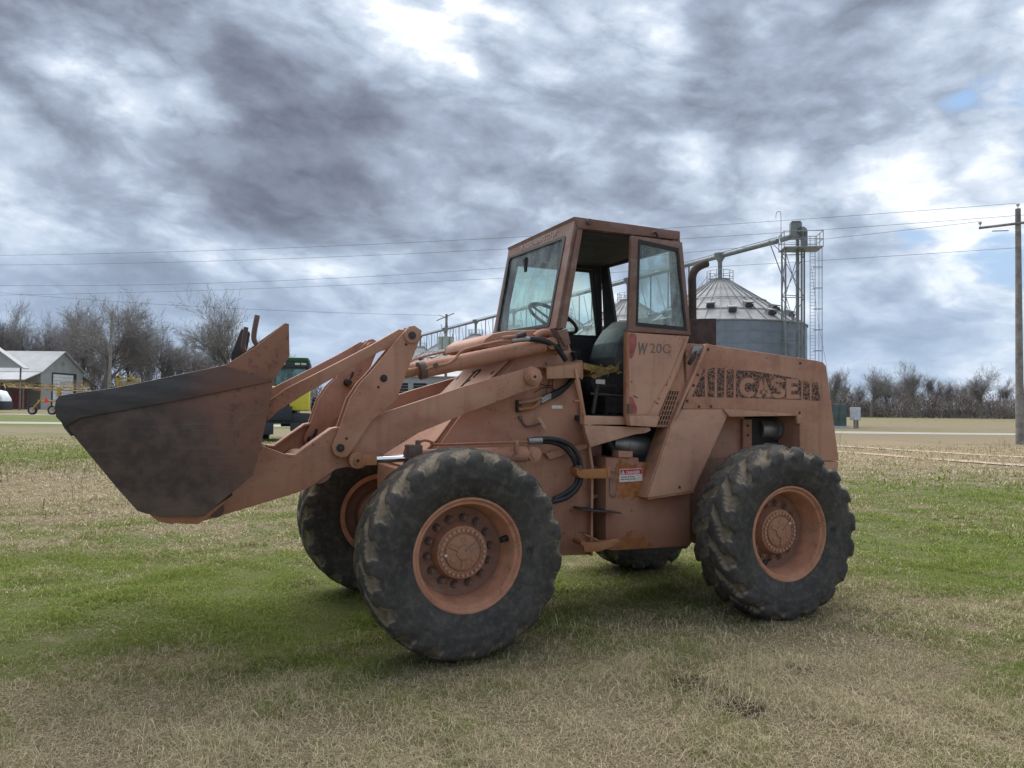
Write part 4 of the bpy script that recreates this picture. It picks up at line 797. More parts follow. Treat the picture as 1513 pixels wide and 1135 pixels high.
# near side pillars
def quad_post(name, uzs, v0, v1, mt='paint_cab', bev=.004): return plate(name, uzs, v0, v1, mt, LO, bev)
for sg in (1, -1): quad_post('front_pillar', [(CU0, CZ0), (CU1, CZ1-.08), (CU1+.065, CZ1-.08), (CU0+.085, CZ0)], sg*.62, sg*.555)
quad_post('rear_pillar', [(1.86, CZ1-.08), (1.925, CZ1-.08), (1.98, 2.17), (1.90, 2.17)], .62, .56)
quad_post('sill', V(.62, [(863, 614), (927, 616), (927, 627.5), (863, 627.5)]), .625, .55, 'paint_dusty_skylit')
quad_post('floor_skirt', V(.62, [(863, 628), (960, 632), (962, 636), (954, 640), (938, 642), (872, 661)]), .62, .595, 'paint_dusty_skylit')
bm = bmesh.new(); bx(bm, W(1.09, .59, 1.535), W(1.95, -.60, 1.50)); finish('cab_floor', bm, 'interior', LO)
# front lower wall of cab, dark
quad_post('front_lower_panel', [(CU0, CZ0-.005), (CU0+.09, CZ0-.005), (.96, 2.02), (.90, 2.02)], .60, -.60, 'paint_dark')
quad_post('front_lower_panel', [(.90, 2.015), (.96, 2.015), (1.10, 1.50), (1.04, 1.50)], .44, -.60, 'paint_dark')
quad_post('corner_post', V(.615, [(822, 488), (838, 486), (843, 508), (836, 512)]), .62, .56, 'paint_cab')
quad_post('corner_post', V(.615, [(849, 545), (853, 545), (866, 614), (862, 614)]), .615, .59, 'paint')
# far side wall with a window
def wallv(name, O_, I_, v0, off, mt): bm = bmesh.new(); ringprism(bm, [W(u, v0, z) for u, z in O_], [W(u, v0, z) for u, z in I_], (0, off, 0)); return finish(name, bm, mt, LO)
fwi = [(1.05, 2.86), (1.804, 2.857), (1.881, 2.247), (.93, 2.247)]
wallv('far_side_wall', [(CU1+.01, 2.93), (1.92, 2.93), (1.96, 1.50), (.86, 1.50)], fwi, -.62, -.03, 'paint_cab')
bm = bmesh.new(); bm.faces.new([bm.verts.new(W(u, -.61, z)) for u, z in fwi]); finish('far_side_window', bm, 'side_glass', LO, smooth=False)
wallv('window_seal', [(u+(.012 if u > 1.5 else -.012), z+(.012 if z > 2.5 else -.012)) for u, z in fwi], [(u-(.015 if u > 1.5 else -.015), z-(.015 if z > 2.5 else -.015)) for u, z in fwi], -.588, -.006, 'black_steel')
wallv('inner_lining', [(CU1+.035, 2.92), (1.90, 2.92), (1.93, 1.53), (.905, 1.53)], [(u+(.02 if u > 1.5 else -.005), z+(.02 if z > 2.5 else -.02)) for u, z in fwi], -.585, -.01, 'interior')
# rear wall with window opening
ru = CUR; bm = bmesh.new(); rin = [W(ru, -.50, 2.89), W(ru, .48, 2.87), W(ru+.03, .48, 2.33), W(ru+.03, -.39, 2.33)]
ringprism(bm, [W(ru-.01, -.60, 2.93), W(ru-.01, .60, 2.93), W(ru+.08, .60, 1.5), W(ru+.08, -.60, 1.5)], rin, (.025, 0, 0)); finish('rear_wall', bm, 'interior', LO)
# door, swung back flat against the side of the cab
dr_ = empty('door', (0, 0, 0), 0, LO); dv = .70
Do = V(dv, [(933.5, 348), (1008, 358), (1021, 495), (928.5, 489.5)]); Di = V(dv, [(943.5, 355), (1002, 368), (1014.5, 488), (940, 480.5)])
bm = bmesh.new(); ringprism(bm, [W(u, dv, z) for u, z in Do], [W(u, dv, z) for u, z in Di], (0, .035, 0)); finish('door_frame', bm, 'paint_cab', dr_, bevel=.003)
cc = [sum(p_[i] for p_ in Di)/4 for i in (0, 1)]
sc_ = lambda f: [W(cc[0]+(u-cc[0])*f, dv+.003, cc[1]+(z-cc[1])*f) for u, z in Di]
bm = bmesh.new(); ringprism(bm, sc_(1.02), sc_(.93), (0, .03, 0)); finish('window_seal', bm, 'black_steel', dr_)
bm = bmesh.new(); bm.faces.new([bm.verts.new(p_+Vector((0, .012, 0))) for p_ in sc_(.98)]); finish('door_glass', bm, 'side_glass', dr_, smooth=False)
Dl = V(dv, [(928.5, 491), (1019, 497), (1003, 545), (972, 614.5), (967, 631), (930, 629), (926, 614)])
plate('door_panel', Dl, dv, dv-.04, 'paint_dusty_skylit', dr_, .006)
bm = bmesh.new(); c1 = V(dv, [(1013, 500), (990, 556), (957.5, 612), (929, 612.5)]); 
for a, b in zip(c1[:-1], c1[1:]): prism(bm, [W(a[0]-.003, dv+.004, a[1]+.003), W(b[0]-.003, dv+.004, b[1]+.003), W(b[0]+.003, dv+.004, b[1]-.003), W(a[0]+.003, dv+.004, a[1]-.003)], [W(a[0]-.003, dv, a[1]+.003), W(b[0]-.003, dv, b[1]+.003), W(b[0]+.003, dv, b[1]-.003), W(a[0]+.003, dv, a[1]-.003)])
finish('panel_crease', bm, 'paint', dr_)
plate('door_lip', V(dv, [(928, 614.5), (973, 615), (968, 631), (930.5, 629)]), dv+.014, dv+.001, 'paint_dusty_skylit', dr_, .004)
def blot(name, P_, mt):
    uz = rounded(V(dv, P_), .03, 4); bm = bmesh.new(); prism(bm, [W(u, dv+.0012, z) for u, z in uz], [W(u, dv+.0002, z) for u, z in uz]); finish(name, bm, mt, dr_, smooth=False)
blot('red_undercoat', [(929, 492), (941, 493), (940, 512), (935, 528), (930, 531)], 'red_paint')
blot('red_undercoat', [(929, 585), (934, 586), (941, 602), (941, 612), (929, 612)], 'red_paint')
bm = bmesh.new(); pp = V(dv, [(925.5, 490), (928.5, 490), (930, 614), (925, 614)]); prism(bm, [W(u, dv+.003, z) for u, z in pp], [W(u, dv-.04, z) for u, z in pp]); finish('door_edge', bm, 'paint_rusty', dr_, bevel=.003)
bm = bmesh.new(); (u, z), = V(dv, [(928, 603)]); cyl(bm, W(u, dv+.015, z-.04), W(u, dv+.015, z+.03), .014, seg=10); finish('hinge', bm, 'paint_dark', dr_)
tp = V(dv, [(941.5, 521), (1000, 519)])
text_mesh('door_lettering', 'W', .125, 'stencil_grey', dr_, W(tp[0][0], dv+.0016, tp[0][1]-.012), (1, 0, 0), (0.12, 0, 1), .0004, .0045, .62)
text_mesh('door_lettering', '20C', .105, 'stencil_grey', dr_, W(V(dv, [(959.5, 520)])[0][0], dv+.0016, V(dv, [(959.5, 520)])[0][1]-.006), (1, 0, 0), (.03, 0, 1), .0004, 0., 1.08)
for P_ in ([(936, 585), (942, 588)], [(966, 593), (971, 596), (973, 597)], [(973, 588), (974.5, 590)], [(984, 570), (986, 565)], [(990, 556), (991, 558)]):
    bm = bmesh.new(); tube(bm, [W(u, dv+.001, z) for u, z in V(dv, P_)], .0035, 5, 2); finish('scratch', bm, 'bolt_dark', dr_)
# roof hook over the door
bm = bmesh.new(); tube(bm, [W(u, .66, z) for u, z in V(.66, [(965, 345), (968, 343), (971, 348), (974, 356)])], .008, 8); finish('door_catch', bm, 'black_steel', LO)
bm = bmesh.new(); (u, z), = V(.63, [(869, 328)]); cyl(bm, W(u, .60, z), W(u, .655, z), .022, seg=10); finish('roof_lamp_stub', bm, 'paint_dark', LO, bevel=.004)
# mirror inside
bm = bmesh.new(); pp = V(.0, [(774, 381), (780, 380), (778, 402), (776, 402)]); prism(bm, [W(u, .01, z) for u, z in rounded(pp, .012, 3)], [W(u, -.02, z) for u, z in rounded(pp, .012, 3)]); finish('sun_visor_bracket', bm, 'interior', LO)
# seat, steering wheel, console
st_ = empty('seat', (0, 0, 0), 0, LO)
bk = V(.18, [(908, 548), (905, 528), (911, 505), (924, 484), (940, 470), (958, 468), (962, 500), (958, 552)]); plate('seat_back', rounded(bk, .05, 4), .22, -.22, 'seat_vinyl', st_, .03)
sc2 = V(.2, [(868, 562), (874, 553), (905, 550), (940, 552), (940, 585), (876, 585)]); plate('seat_cushion', rounded(sc2, .03, 3), .24, -.24, 'interior', st_, .02)
bm = bmesh.new(); rg = random.Random(3); base = V(.24, [(862, 536), (880, 540), (900, 546), (915, 541), (912, 549), (895, 553), (878, 560), (872, 556), (880, 551), (862, 545)]); prism(bm, [W(u, .245, z) for u, z in base], [W(u, -.1, z+.004) for u, z in base])
for i in range(26):
    (u, z), = V(.25, [(rg.uniform(873, 918), rg.uniform(538, 552))]); a_ = rg.uniform(0, 6.28); tube(bm, [W(u, .25, z), W(u+.035*math.cos(a_), .262, z+.04*math.sin(a_))], [.006, .002], 5, 1)
finish('torn_foam', bm, 'foam', st_, bevel=0)
bm = bmesh.new(); sw_c = W(1.10, .05, 2.315); sn_ = Vector((.50, 0, .87)).normalized(); t_, a_, b_ = frame_axes(sn_)
tube(bm, [sw_c+(a_*math.cos(i*math.pi/12)+b_*math.sin(i*math.pi/12))*.215 for i in range(24)], .014, 10, 1, True)
for an in (.3, 2.4, 4.5): tube(bm, [sw_c-t_*.02, sw_c+(a_*math.cos(an)+b_*math.sin(an))*.21], .009, 8, 1)
cyl(bm, sw_c-t_*.04, sw_c+t_*.0, .035, seg=16); finish('steering_wheel', bm, 'interior', LO)
bm = bmesh.new(); cyl(bm, sw_c-t_*.03, W(.95, .05, 1.75), .03, seg=12); bx(bm, W(.93, .3, 1.95), W(1.05, -.45, 1.54)); finish('steering_column', bm, 'interior', LO)
bm = bmesh.new(); bx(bm, W(1.45, .30, 1.70), W(1.85, -.30, 1.55)); bx(bm, W(1.30, .42, 1.78), W(1.84, .40, 1.76)); cyl(bm, W(1.25, .45, 1.55), W(1.30, .45, 1.83), .018, seg=8); cyl(bm, W(1.23, .45, 1.70), W(1.6, .45, 1.68), .012, seg=8); bx(bm, W(1.12, -.2, 2.10), W(1.5, -.56, 1.6)); finish('seat_pedestal', bm, 'dark_steel', LO)
bm = bmesh.new(); pp = V(.46, [(880, 561), (893, 561), (893, 568), (880, 567)]); prism(bm, [W(u, .47, z) for u, z in pp], [W(u, .46, z) for u, z in pp]); finish('tag_plate', bm, 'sign_white', LO)
# grab rail by the doorway
bm = bmesh.new(); tube(bm, [W(u, .66, z) for u, z in V(.66, [(850, 562), (856, 590), (859, 614)])], .008, 8); tube(bm, [W(u, .66, z) for u, z in V(.66, [(847, 593), (855, 593)])], .01, 8, 1); finish('grab_rail', bm, 'paint_rusty', LO)
# ---------- bucket
BK = empty('bucket', (0, 0, 0), 0, LO); bv = 1.20
side = V(bv, [(427, 478.3), (421.5, 477.2), (378, 512), (335, 538), (317, 543.5), (172, 573.5), (104, 583), (89, 585), (84, 590), (82.5, 600), (84, 616), (98, 631), (175, 724), (203, 755), (215, 759), (240, 764), (301, 763), (341, 730), (374, 702), (385, 662), (394, 619), (404, 563), (428, 526)])
for sg in (1, -1): plate('side_plate', side, sg*bv, sg*(bv-.02), 'bucket_steel', BK, .004)
shell = V(bv, [(84, 602), (98, 630), (203, 754), (240, 764), (301, 763), (341, 730), (374, 702), (385, 662), (394, 619), (404, 563), (427.5, 526), (426.5, 480)])
bm = bmesh.new(); th_ = .018
cen_ = Vector((-1.65, 1.45)); P2 = [Vector(p_) for p_ in shell]; In = []
for i, p_ in enumerate(P2):
    t_ = (P2[min(i+1, len(P2)-1)]-P2[max(i-1, 0)]).normalized(); n_ = Vector((-t_.y, t_.x)); n_ = n_ if n_.dot(cen_-p_) > 0 else -n_; In.append(p_+n_*th_)
poly_ = [tuple(p_) for p_ in P2]+[tuple(p_) for p_ in In[::-1]]
for i in range(len(P2)-1):
    q_ = [P2[i], P2[i+1], In[i+1], In[i]]; prism(bm, [W(p_.x, bv-.02, p_.y) for p_ in q_], [W(p_.x, -bv+.02, p_.y) for p_ in q_])
bmesh.ops.remove_doubles(bm, verts=bm.verts[:], dist=1e-4); finish('shell', bm, 'bucket_steel', BK)
for sg in (1, -1):
    plate('side_cutter', V(bv, [(330, 540), (172, 572.8), (104, 582), (88, 584.5), (82.5, 592), (81.5, 600), (83, 616), (97.5, 630.5), (119, 617.5), (267, 591.5), (402, 563.5)]), sg*(bv+.012), sg*(bv+.001), 'worn_plate', BK, .004)
plate('heel_plate', V(bv, [(219, 760), (233, 772), (255, 776.5), (258, 774.5), (292, 776), (306, 768), (345, 732), (302, 761)]), bv-.03, -bv+.03, 'paint_rusty', BK, .004)
ce = V(bv, [(81.5, 600), (98, 631.5), (107, 643), (105, 645), (95, 633), (80, 602)]); plate('cutting_edge', ce, bv+.004, -bv-.004, 'worn_plate', BK, .002)
plate('top_rail', V(bv, [(428, 478), (420, 477.5), (412, 484), (428, 492)]), bv-.022, -bv+.022, 'bucket_steel', BK, .004)
for v_ in (.15, -.75):
    b0_ = W(-1.135, v_, 2.00); pts = [b0_, b0_+Vector((-.055, 0, .0)), b0_+Vector((-.085, 0, .05)), b0_+Vector((-.065, 0, .20))]
    bm = bmesh.new(); tube(bm, pts, .018, 12); finish('hook', bm, 'paint_dark', BK)
b0_ = W(-1.16, -1.08, 1.93); bm = bmesh.new(); prism(bm, rounded3([b0_+Vector((-.10, 0, -.08)), b0_+Vector((-.02, 0, .0)), b0_+Vector((.02, 0, .26)), b0_+Vector((-.05, 0, .29)), b0_+Vector((-.13, 0, .06))], .02), rounded3([p_+Vector((0, .06, 0)) for p_ in (b0_+Vector((-.10, 0, -.08)), b0_+Vector((-.02, 0, .0)), b0_+Vector((.02, 0, .26)), b0_+Vector((-.05, 0, .29)), b0_+Vector((-.13, 0, .06)))], .02)); finish('lifting_eye', bm, 'dark_steel', BK)

# ================================================================== BACKGROUND THINGS
plain('bin_steel', (.20, .235, .275), .55, .2, .14, .8); plain('bin_roof', (.31, .315, .32), .65, .1, .2, .9); plain('bin_trim', (.30, .32, .34), .5, .4)
plain('elevator_green', (.20, .225, .23), .6, .1, .2, 2); plain('pole_wood', (.235, .22, .205), .9, 0, .3, 3); plain('wire_dark', (.13, .13, .14), .6)
plain('porcelain', (.45, .46, .47), .4); plain('shed_metal', (.36, .375, .39), .7, 0, .1, .5); plain('shed_roof', (.42, .43, .445), .75, 0, .1, .4); plain('shed_dark', (.05, .05, .055), .8); plain('door_white', (.72, .75, .77), .5)
plain('yellow_paint', (.42, .28, .07), .6, 0, .25, 5); plain('straw_yellow', (.34, .245, .13), .7, 0, .3, 3); plain('tank_yellow', (.62, .54, .06), .4, 0, .05, 5); plain('green_paint', (.02, .075, .03), .45); plain('far_tyre', (.025, .025, .027), .8)
plain('wheel_pale', (.5, .42, .38), .6); plain('red_marker', (.80, .06, .03), .5); plain('truck_white', (.70, .75, .78), .4); plain('truck_dark', (.03, .035, .045), .5); plain('cabinet_green', (.085, .12, .115), .6, 0, .2, 2); plain('box_grey', (.52, .57, .60), .5)
plain('transformer_grey', (.42, .47, .45), .5); plain('lean_wood', (.16, .14, .13), .9); plain('door_red', (.22, .06, .06), .7)
# ---------- grain bins in a receding row
bdir = Vector((-42.1, 95, 0)).normalized(); bin0 = Vector((21.35, 79, 0)); EAVE, APEX, BR = 9.85, 14.7, 8.4
NP = 36
def roof_panel_mesh():
    bm = bmesh.new(); a0 = -math.pi/NP; a1 = math.pi/NP; n = 4; rows = []
    for i in range(n+1):
        t = i/n; r_ = 1.0+(BR+.12-1.0)*t; z_ = APEX+(EAVE-APEX)*(r_-1.0)/(BR-1.0)
        e_ = .035; da = e_/r_
        rows.append([(r_*math.cos(a), r_*math.sin(a), z_+h_) for a, h_ in ((a0+.0008, .0), (a0+.0008, .11), (a0+da*1.6, .11), (a0+da*1.9, .0), (a1-.0008, .0))])
    vs = [[bm.verts.new(p_) for p_ in r_] for r_ in rows]
    for i in range(n):
        for j in range(4): bm.faces.new((vs[i][j], vs[i][j+1], vs[i+1][j+1], vs[i+1][j]))
    bmesh.ops.recalc_face_normals(bm, faces=bm.faces[:]); me = bpy.data.meshes.new('roof_panel'); bm.to_mesh(me); bm.free(); me.materials.append(M['bin_roof']); return me
RP = roof_panel_mesh()
def ring_mesh():
    bm = bmesh.new(); prof = []; n = 11
    for i in range(n+1): prof.append((1.1*i/n, BR+(.02 if i % 2 else 0.)))
    prof = [(0.0, BR-.03)]+prof+[(1.1, BR-.03)]
    lathe(bm, prof, (0, 0, 0), (0, 0, 1), 72); smooth_bm(bm, 50); bmesh.ops.recalc_face_normals(bm, faces=bm.faces[:]); me = bpy.data.meshes.new('wall_ring'); bm.to_mesh(me); bm.free(); me.materials.append(M['bin_steel']); return me
RG = ring_mesh()
def rail(bm, P_, h, r=.03, mid=True, closed=False):
    n = len(P_); rg_ = range(n if closed else n-1)
    for i in rg_:
        a, b = Vector(P_[i]), Vector(P_[(i+1) % n])
        for hh in ([h, h*.5] if mid else [h]): cyl(bm, a+Vector((0, 0, hh)), b+Vector((0, 0, hh)), r, seg=5)
    for p_ in P_: cyl(bm, p_, Vector(p_)+Vector((0, 0, h)), r, seg=5)
def grain_bin(c, label, full=True):
    b = empty('grain_bin', c, 0, None, label, 'grain bin', 'grain bins in a receding row')
    for i in range(NP):
        o_ = bpy.data.objects.new('roof_panel', RP); link(o_, b); o_.rotation_euler = (0, 0, 2*math.pi*i/NP)
    for i in range(9):
        o_ = bpy.data.objects.new('wall_ring', RG); link(o_, b); o_.location = (0, 0, -.05+1.1*i)
    bm = bmesh.new(); lathe(bm, [(0, 1.02), (.22, 1.02), (.22, .95), (.35, .3), (.35, 0)], (0, 0, APEX-.02), (0, 0, 1), 24); lathe(bm, [(0, .22), (2.6, .22)], (0, 0, APEX+.2), (0, 0, 1), 10); finish('fill_cap', bm, 'elevator_green', b)
    bm = bmesh.new(); lathe(bm, [(0, BR+.1), (.12, BR+.14), (.14, BR+.02)], (0, 0, EAVE-.10), (0, 0, 1), 72); finish('eave_trim', bm, 'bin_trim', b)
    bm = bmesh.new(); P_ = [(1.35*math.cos(t), 1.35*math.sin(t), APEX-.25) for t in np.linspace(0, 2*math.pi, 12, endpoint=False)]; rail(bm, P_, 1.25, .03, True, True); finish('peak_railing', bm, 'bin_trim', b)
    bm = bmesh.new(); an = math.radians(212)     # roof ladder with hand rail down towards the next bin
    dr = Vector((math.cos(math.radians(114)), math.sin(math.radians(114)), 0)); sd_ = Vector((-dr.y, dr.x, 0))
    for s_ in (.35, -.35):
        pp = [dr*r_+sd_*s_+Vector((0, 0, APEX+(EAVE-APEX)*(r_-1)/(BR-1)+.1)) for r_ in np.linspace(1.2, BR, 7)]; rail(bm, pp, 1.0, .025)
    finish('roof_stair', bm, 'bin_trim', b)
    bm = bmesh.new(); lathe(bm, [(0, BR-1.9), (.0, BR-1.85), (.05, BR-1.8)], (0, 0, APEX+(EAVE-APEX)*(BR-1.85-1)/(BR-1)+.04), (0, 0, 1), 60)
    P1 = [(4.6*math.cos(t), 4.6*math.sin(t), APEX+(EAVE-APEX)*(4.6-1)/(BR-1)+.13) for t in np.linspace(0, 2*math.pi, 48, endpoint=False)]; tube(bm, P1, .05, 5, 1, True); finish('roof_stiffener', bm, 'bin_trim', b)
    return b
names = ['nearest large corrugated grain bin with conical ribbed roof right of the cab', 'second grain bin, its cone seen through the rear of the cab', 'third grain bin, mostly hidden behind the loader cab', 'fourth grain bin, seen through the cab windshield', 'fifth grain bin, its cone just left of the cab windshield', 'sixth grain bin, behind the pole with transformers', 'seventh and farthest grain bin, left end of the row']
bins = []
for i, nm in enumerate(names):
    c = bin0+bdir*17.4*i; b = grain_bin(c, nm); bins.append(b)
# roof vents: gooseneck hoods
def vent_mesh():
    bm = bmesh.new(); bx(bm, (-.28, -.35, -.3), (.28, .35, .25)); prism(bm, [(-.28, -.4, .25), (-.28, .4, .25), (.55, .4, .10), (.55, .4, -.2), (-.28, .4, .25)][:3]+[(.55, -.4, .10)], [(-.28, -.4, .42), (-.28, .4, .42), (.60, .4, .20), (.60, -.4, .20)])
    bmesh.ops.recalc_face_normals(bm, faces=bm.faces[:]); me = bpy.data.meshes.new('roof_vent'); bm.to_mesh(me); bm.free(); me.materials.append(M['bin_roof']); return me
VM_ = vent_mesh()
bm = bmesh.new(); bx(bm, (.2, -.36, -.25), (.53, .36, .02)); vm2 = bpy.data.meshes.new('vent_mouth'); bm.to_mesh(vm2); bm.free(); vm2.materials.append(M['shed_dark'])
for bi, b in enumerate(bins):
    for t, r_ in ((-150, 6.9), (-128, 7.2), (-113, 6.1), (-96, 6.9), (-80, 6.0), (-66, 7.2), (-52, 6.2), (-38, 7.0), (-20, 6.6), (-172, 7.0)):
        o_ = bpy.data.objects.new('roof_vent', VM_); link(o_, b); t = R(t+bi*9); o_.location = (r_*math.cos(t), r_*math.sin(t), APEX+(EAVE-APEX)*(r_-1)/(BR-1)+.1); o_.rotation_euler = (0, 0, t)
        p2 = bpy.data.objects.new('vent_mouth', vm2); link(p2, o_)
# ---------- conveyor over the row
cvh = 17.3; c0 = bin0-bdir*8.2; c1 = bin0+bdir*(17.4*6+2)
cv = empty('overhead_conveyor', (c0.x, c0.y, 0), 0, None, 'long pale green conveyor tube running above the grain bins', 'conveyor')
loc = lambda p_: Vector(p_)-Vector((c0.x, c0.y, 0))
bm = bmesh.new(); a = loc(c0+Vector((0, 0, cvh))); b = loc(c1+Vector((0, 0, cvh))); cyl(bm, a, b, .24, seg=12); finish('conveyor_tube', bm, 'elevator_green', cv)
bm = bmesh.new(); cyl(bm, a+Vector((0, 0, .35)), b+Vector((0, 0, .35)), .04, seg=5); finish('cable_conduit', bm, 'bin_trim', cv)
for i in range(7):
    p_ = loc(bin0+bdir*17.4*i); bm = bmesh.new(); lathe(bm, [(0, .22), (1.1, .22), (1.75, .62), (2.0, .62)], p_+Vector((0, 0, APEX+.9)), (0, 0, 1), 12); finish('discharge_spout', bm, 'elevator_green', cv)
    if i < 6:
        for t_ in (.30, .52, .72):
            q_ = p_+bdir*17.4*t_; zr = EAVE-.5; bm = bmesh.new(); cyl(bm, q_+Vector((0, 0, zr)), q_+Vector((0, 0, cvh)), .09, seg=6); cyl(bm, q_+Vector((0, 0, zr+2)), q_+bdir*2.2+Vector((0, 0, cvh-.5)), .04, seg=5); finish('support_post', bm, 'elevator_green', cv)
# ---------- bucket elevator tower
tx = Vector((26.1, 70.6, 0)); tw = empty('elevator_tower', tx, R(-8), None, 'grey green bucket elevator tower with railed platform and caged ladder', 'tower')
H_ = 16.3
bm = bmesh.new(); bx(bm, (.0, -.15, 0), (.26, .15, H_+1.2)); bx(bm, (.42, -.12, 0), (.56, .12, H_)); finish('elevator_leg', bm, 'elevator_green', tw)
bm = bmesh.new()
for sx, sy in ((-1.1, -.8), (-1.1, .8), (.9, .8)): bx(bm, (sx-.07, sy-.07, 0), (sx+.07, sy+.07, H_))
for zz_ in (4, 8, 12, 16):
    for a, b in (((-1.1, -.8), (-1.1, .8)), ((-1.1, -.8), (.2, -.2)), ((-1.1, .8), (.9, .8))):
        cyl(bm, (a[0], a[1], zz_), (b[0], b[1], zz_), .04, seg=5); cyl(bm, (a[0], a[1], zz_-4), (b[0], b[1], zz_), .035, seg=5); cyl(bm, (b[0], b[1], zz_-4), (a[0], a[1], zz_), .035, seg=5)
cyl(bm, (-1.2, -.8, 13.2), (-2.6, -1.0, 17.0), .05, seg=5); cyl(bm, (-2.6, -1, 17), (-1.1, -.8, 15.6), .035, seg=5)
finish('support_frame', bm, 'elevator_green', tw)
bm = bmesh.new(); bx(bm, (-1.3, -1.2, H_), (2.1, 1.2, H_+.10)); finish('platform', bm, 'bin_trim', tw)
bm = bmesh.new(); rail(bm, [(-1.3, -1.2, H_), (.4, -1.2, H_), (2.1, -1.2, H_), (2.1, 0, H_), (2.1, 1.2, H_), (.4, 1.2, H_), (-1.3, 1.2, H_), (-1.3, 0, H_)], 1.5, .035, True, True); finish('railing', bm, 'elevator_green', tw)
bm = bmesh.new(); bx(bm, (-.55, -.35, H_+1.0), (.45, .35, H_+2.5)); cyl(bm, (.45, -.35, H_+1.6), (.45, .35, H_+1.6), .5, seg=18); bx(bm, (.45, -.35, H_+.2), (.95, .35, H_+1.6)); bx(bm, (-.45, -.4, H_+2.5), (.35, .4, H_+2.62)); cyl(bm, (-1.4, 0, H_+.95), (-.5, 0, H_+1.2), .26, seg=10)
finish('elevator_head', bm, 'elevator_green', tw, bevel=.03)
bm = bmesh.new()
for s_ in (-.22, .22): cyl(bm, (1.25+s_, -.9, 0), (1.25+s_, -.9, H_+1), .03, seg=5)
for i in range(54): cyl(bm, (1.03, -.9, .3*i+.2), (1.47, -.9, .3*i+.2), .018, seg=4)
finish('ladder', bm, 'bin_trim', tw)
bm = bmesh.new()
for zz_ in np.arange(5, H_, 1.9): tube(bm, [(1.25+.45+.4*math.cos(t), -.9-.42*math.sin(t), zz_) for t in np.linspace(0, 2*math.pi, 10, endpoint=False)], .028, 5, 1, True)
for t in np.linspace(-1.2, 1.4, 4): cyl(bm, (1.7+.4*math.cos(t), -.9-.42*math.sin(t), 5), (1.7+.4*math.cos(t), -.9-.42*math.sin(t), H_), .018, seg=4)
finish('ladder_cage', bm, 'bin_trim', tw)
bm = bmesh.new(); tube(bm, [(-1.35, 0, H_+1), (-1.35, 0, H_+3.3), (-1.5, 0, H_+3.6), (-1.75, 0, H_+3.5), (-1.8, 0, H_+3)], .03, 5, 3); finish('vent_pipe', bm, 'bin_trim', tw)
def wire(name, P_, r, label, mt='wire_dark', group=None):
    bm = bmesh.new(); tube(bm, P_, r, 5, 1); o_ = finish(name, bm, mt); tag(o_, label, 'cable' if 'guy' in name else 'power line', group); return o_
wire('guy_cable', [D(1199, 395, 70), D(1208, 470, 68), D(1222, 545, 66), tuple(D(1232, 640, 50))], .014, 'thin guy cable slanting down from the elevator tower')
# ---------- machinery shed behind the boom
def shed(name, label, origin, rz, wd, dp, h, roofh, doors, wallmat='shed_metal'):
    s = empty(name, origin, rz, None, label, 'shed'); return s
sh = empty('machinery_shed', D(575, 600, 108).xy.to_3d(), R(3), None, 'low pale metal shed with dark bays seen behind the loader boom', 'shed')
bm = bmesh.new(); bx(bm, (0, .0, 4.7), (16, .2, 5.6)); bx(bm, (0, 0, 0), (16, .2, .9)); finish('wall', bm, 'shed_metal', sh)
for i in range(7):
    bm = bmesh.new(); bx(bm, (i*2.6-.0, -.05, .9), (i*2.6+.75, .2, 4.7)); finish('post', bm, 'shed_metal', sh)
for i in range(6):
    bm = bmesh.new(); bx(bm, (i*2.6+.75, .25, .9), (i*2.6+2.6, .35, 4.7)); lo_ = finish('louvre_backing', bm, 'shed_dark', sh)
    for j in range(9):
        bm = bmesh.new(); bx(bm, (i*2.6+.78, .10, 1.1+j*.4), (i*2.6+2.57, .22, 1.16+j*.4)); finish('louvre', bm, 'bin_trim', sh)
bm = bmesh.new(); prism(bm, [(-.3, -.4, 5.6), (16.3, -.4, 5.6), (16.3, 5, 6.6), (-.3, 5, 6.6)], [(-.3, -.4, 5.7), (16.3, -.4, 5.7), (16.3, 5, 6.7), (-.3, 5, 6.7)]); finish('roof', bm, 'shed_roof', sh)
# ---------- barns at the left
def gable(bm, x0, x1, y, hw, ha, t=.2):
    xm = (x0+x1)/2; prism(bm, [(x0, y, 0), (x1, y, 0), (x1, y, hw), (xm, y, ha), (x0, y, hw)], [(x0, y+t, 0), (x1, y+t, 0), (x1, y+t, hw), (xm, y+t, ha), (x0, y+t, hw)])
XG, YF, YB = -92.0, 150.0, 164.7
bn = empty('barn', (XG, YF, 0), 0, None, 'long pale grey metal barn whose gable end has a white roll-up door', 'barn')
WB = YB-YF; AP = 11.6; EV = 7.3
bm = bmesh.new(); prism(bm, [(0, 0, 0), (0, WB, 0), (0, WB, EV+.3), (0, WB/2, AP), (0, 0, EV)], [(-.2, 0, 0), (-.2, WB, 0), (-.2, WB, EV+.3), (-.2, WB/2, AP), (-.2, 0, EV)]); bx(bm, (-60, 0, 0), (-.2, .2, EV)); finish('wall', bm, 'shed_metal', bn)
for nm_, ya, za, yb_, zb_ in (('roof_slope', WB/2, AP, -.4, EV-.2), ('roof_slope', WB/2, AP, WB+.4, EV+.1)):
    bm = bmesh.new(); prism(bm, [(.5, ya, za+.05), (.5, yb_, zb_+.05), (.5, yb_, zb_+.25), (.5, ya, za+.25)], [(-60, ya, za+.05), (-60, yb_, zb_+.05), (-60, yb_, zb_+.25), (-60, ya, za+.25)]); finish(nm_, bm, 'shed_roof', bn)
bm = bmesh.new(); prism(bm, [(.3, -.42, EV-.25), (.3, -5.6, 5.5), (.3, -5.6, 5.65), (.3, -.42, EV-.05)], [(-60, -.42, EV-.25), (-60, -5.6, 5.5), (-60, -5.6, 5.65), (-60, -.42, EV-.05)]); finish('porch_roof', bm, 'shed_roof', bn)
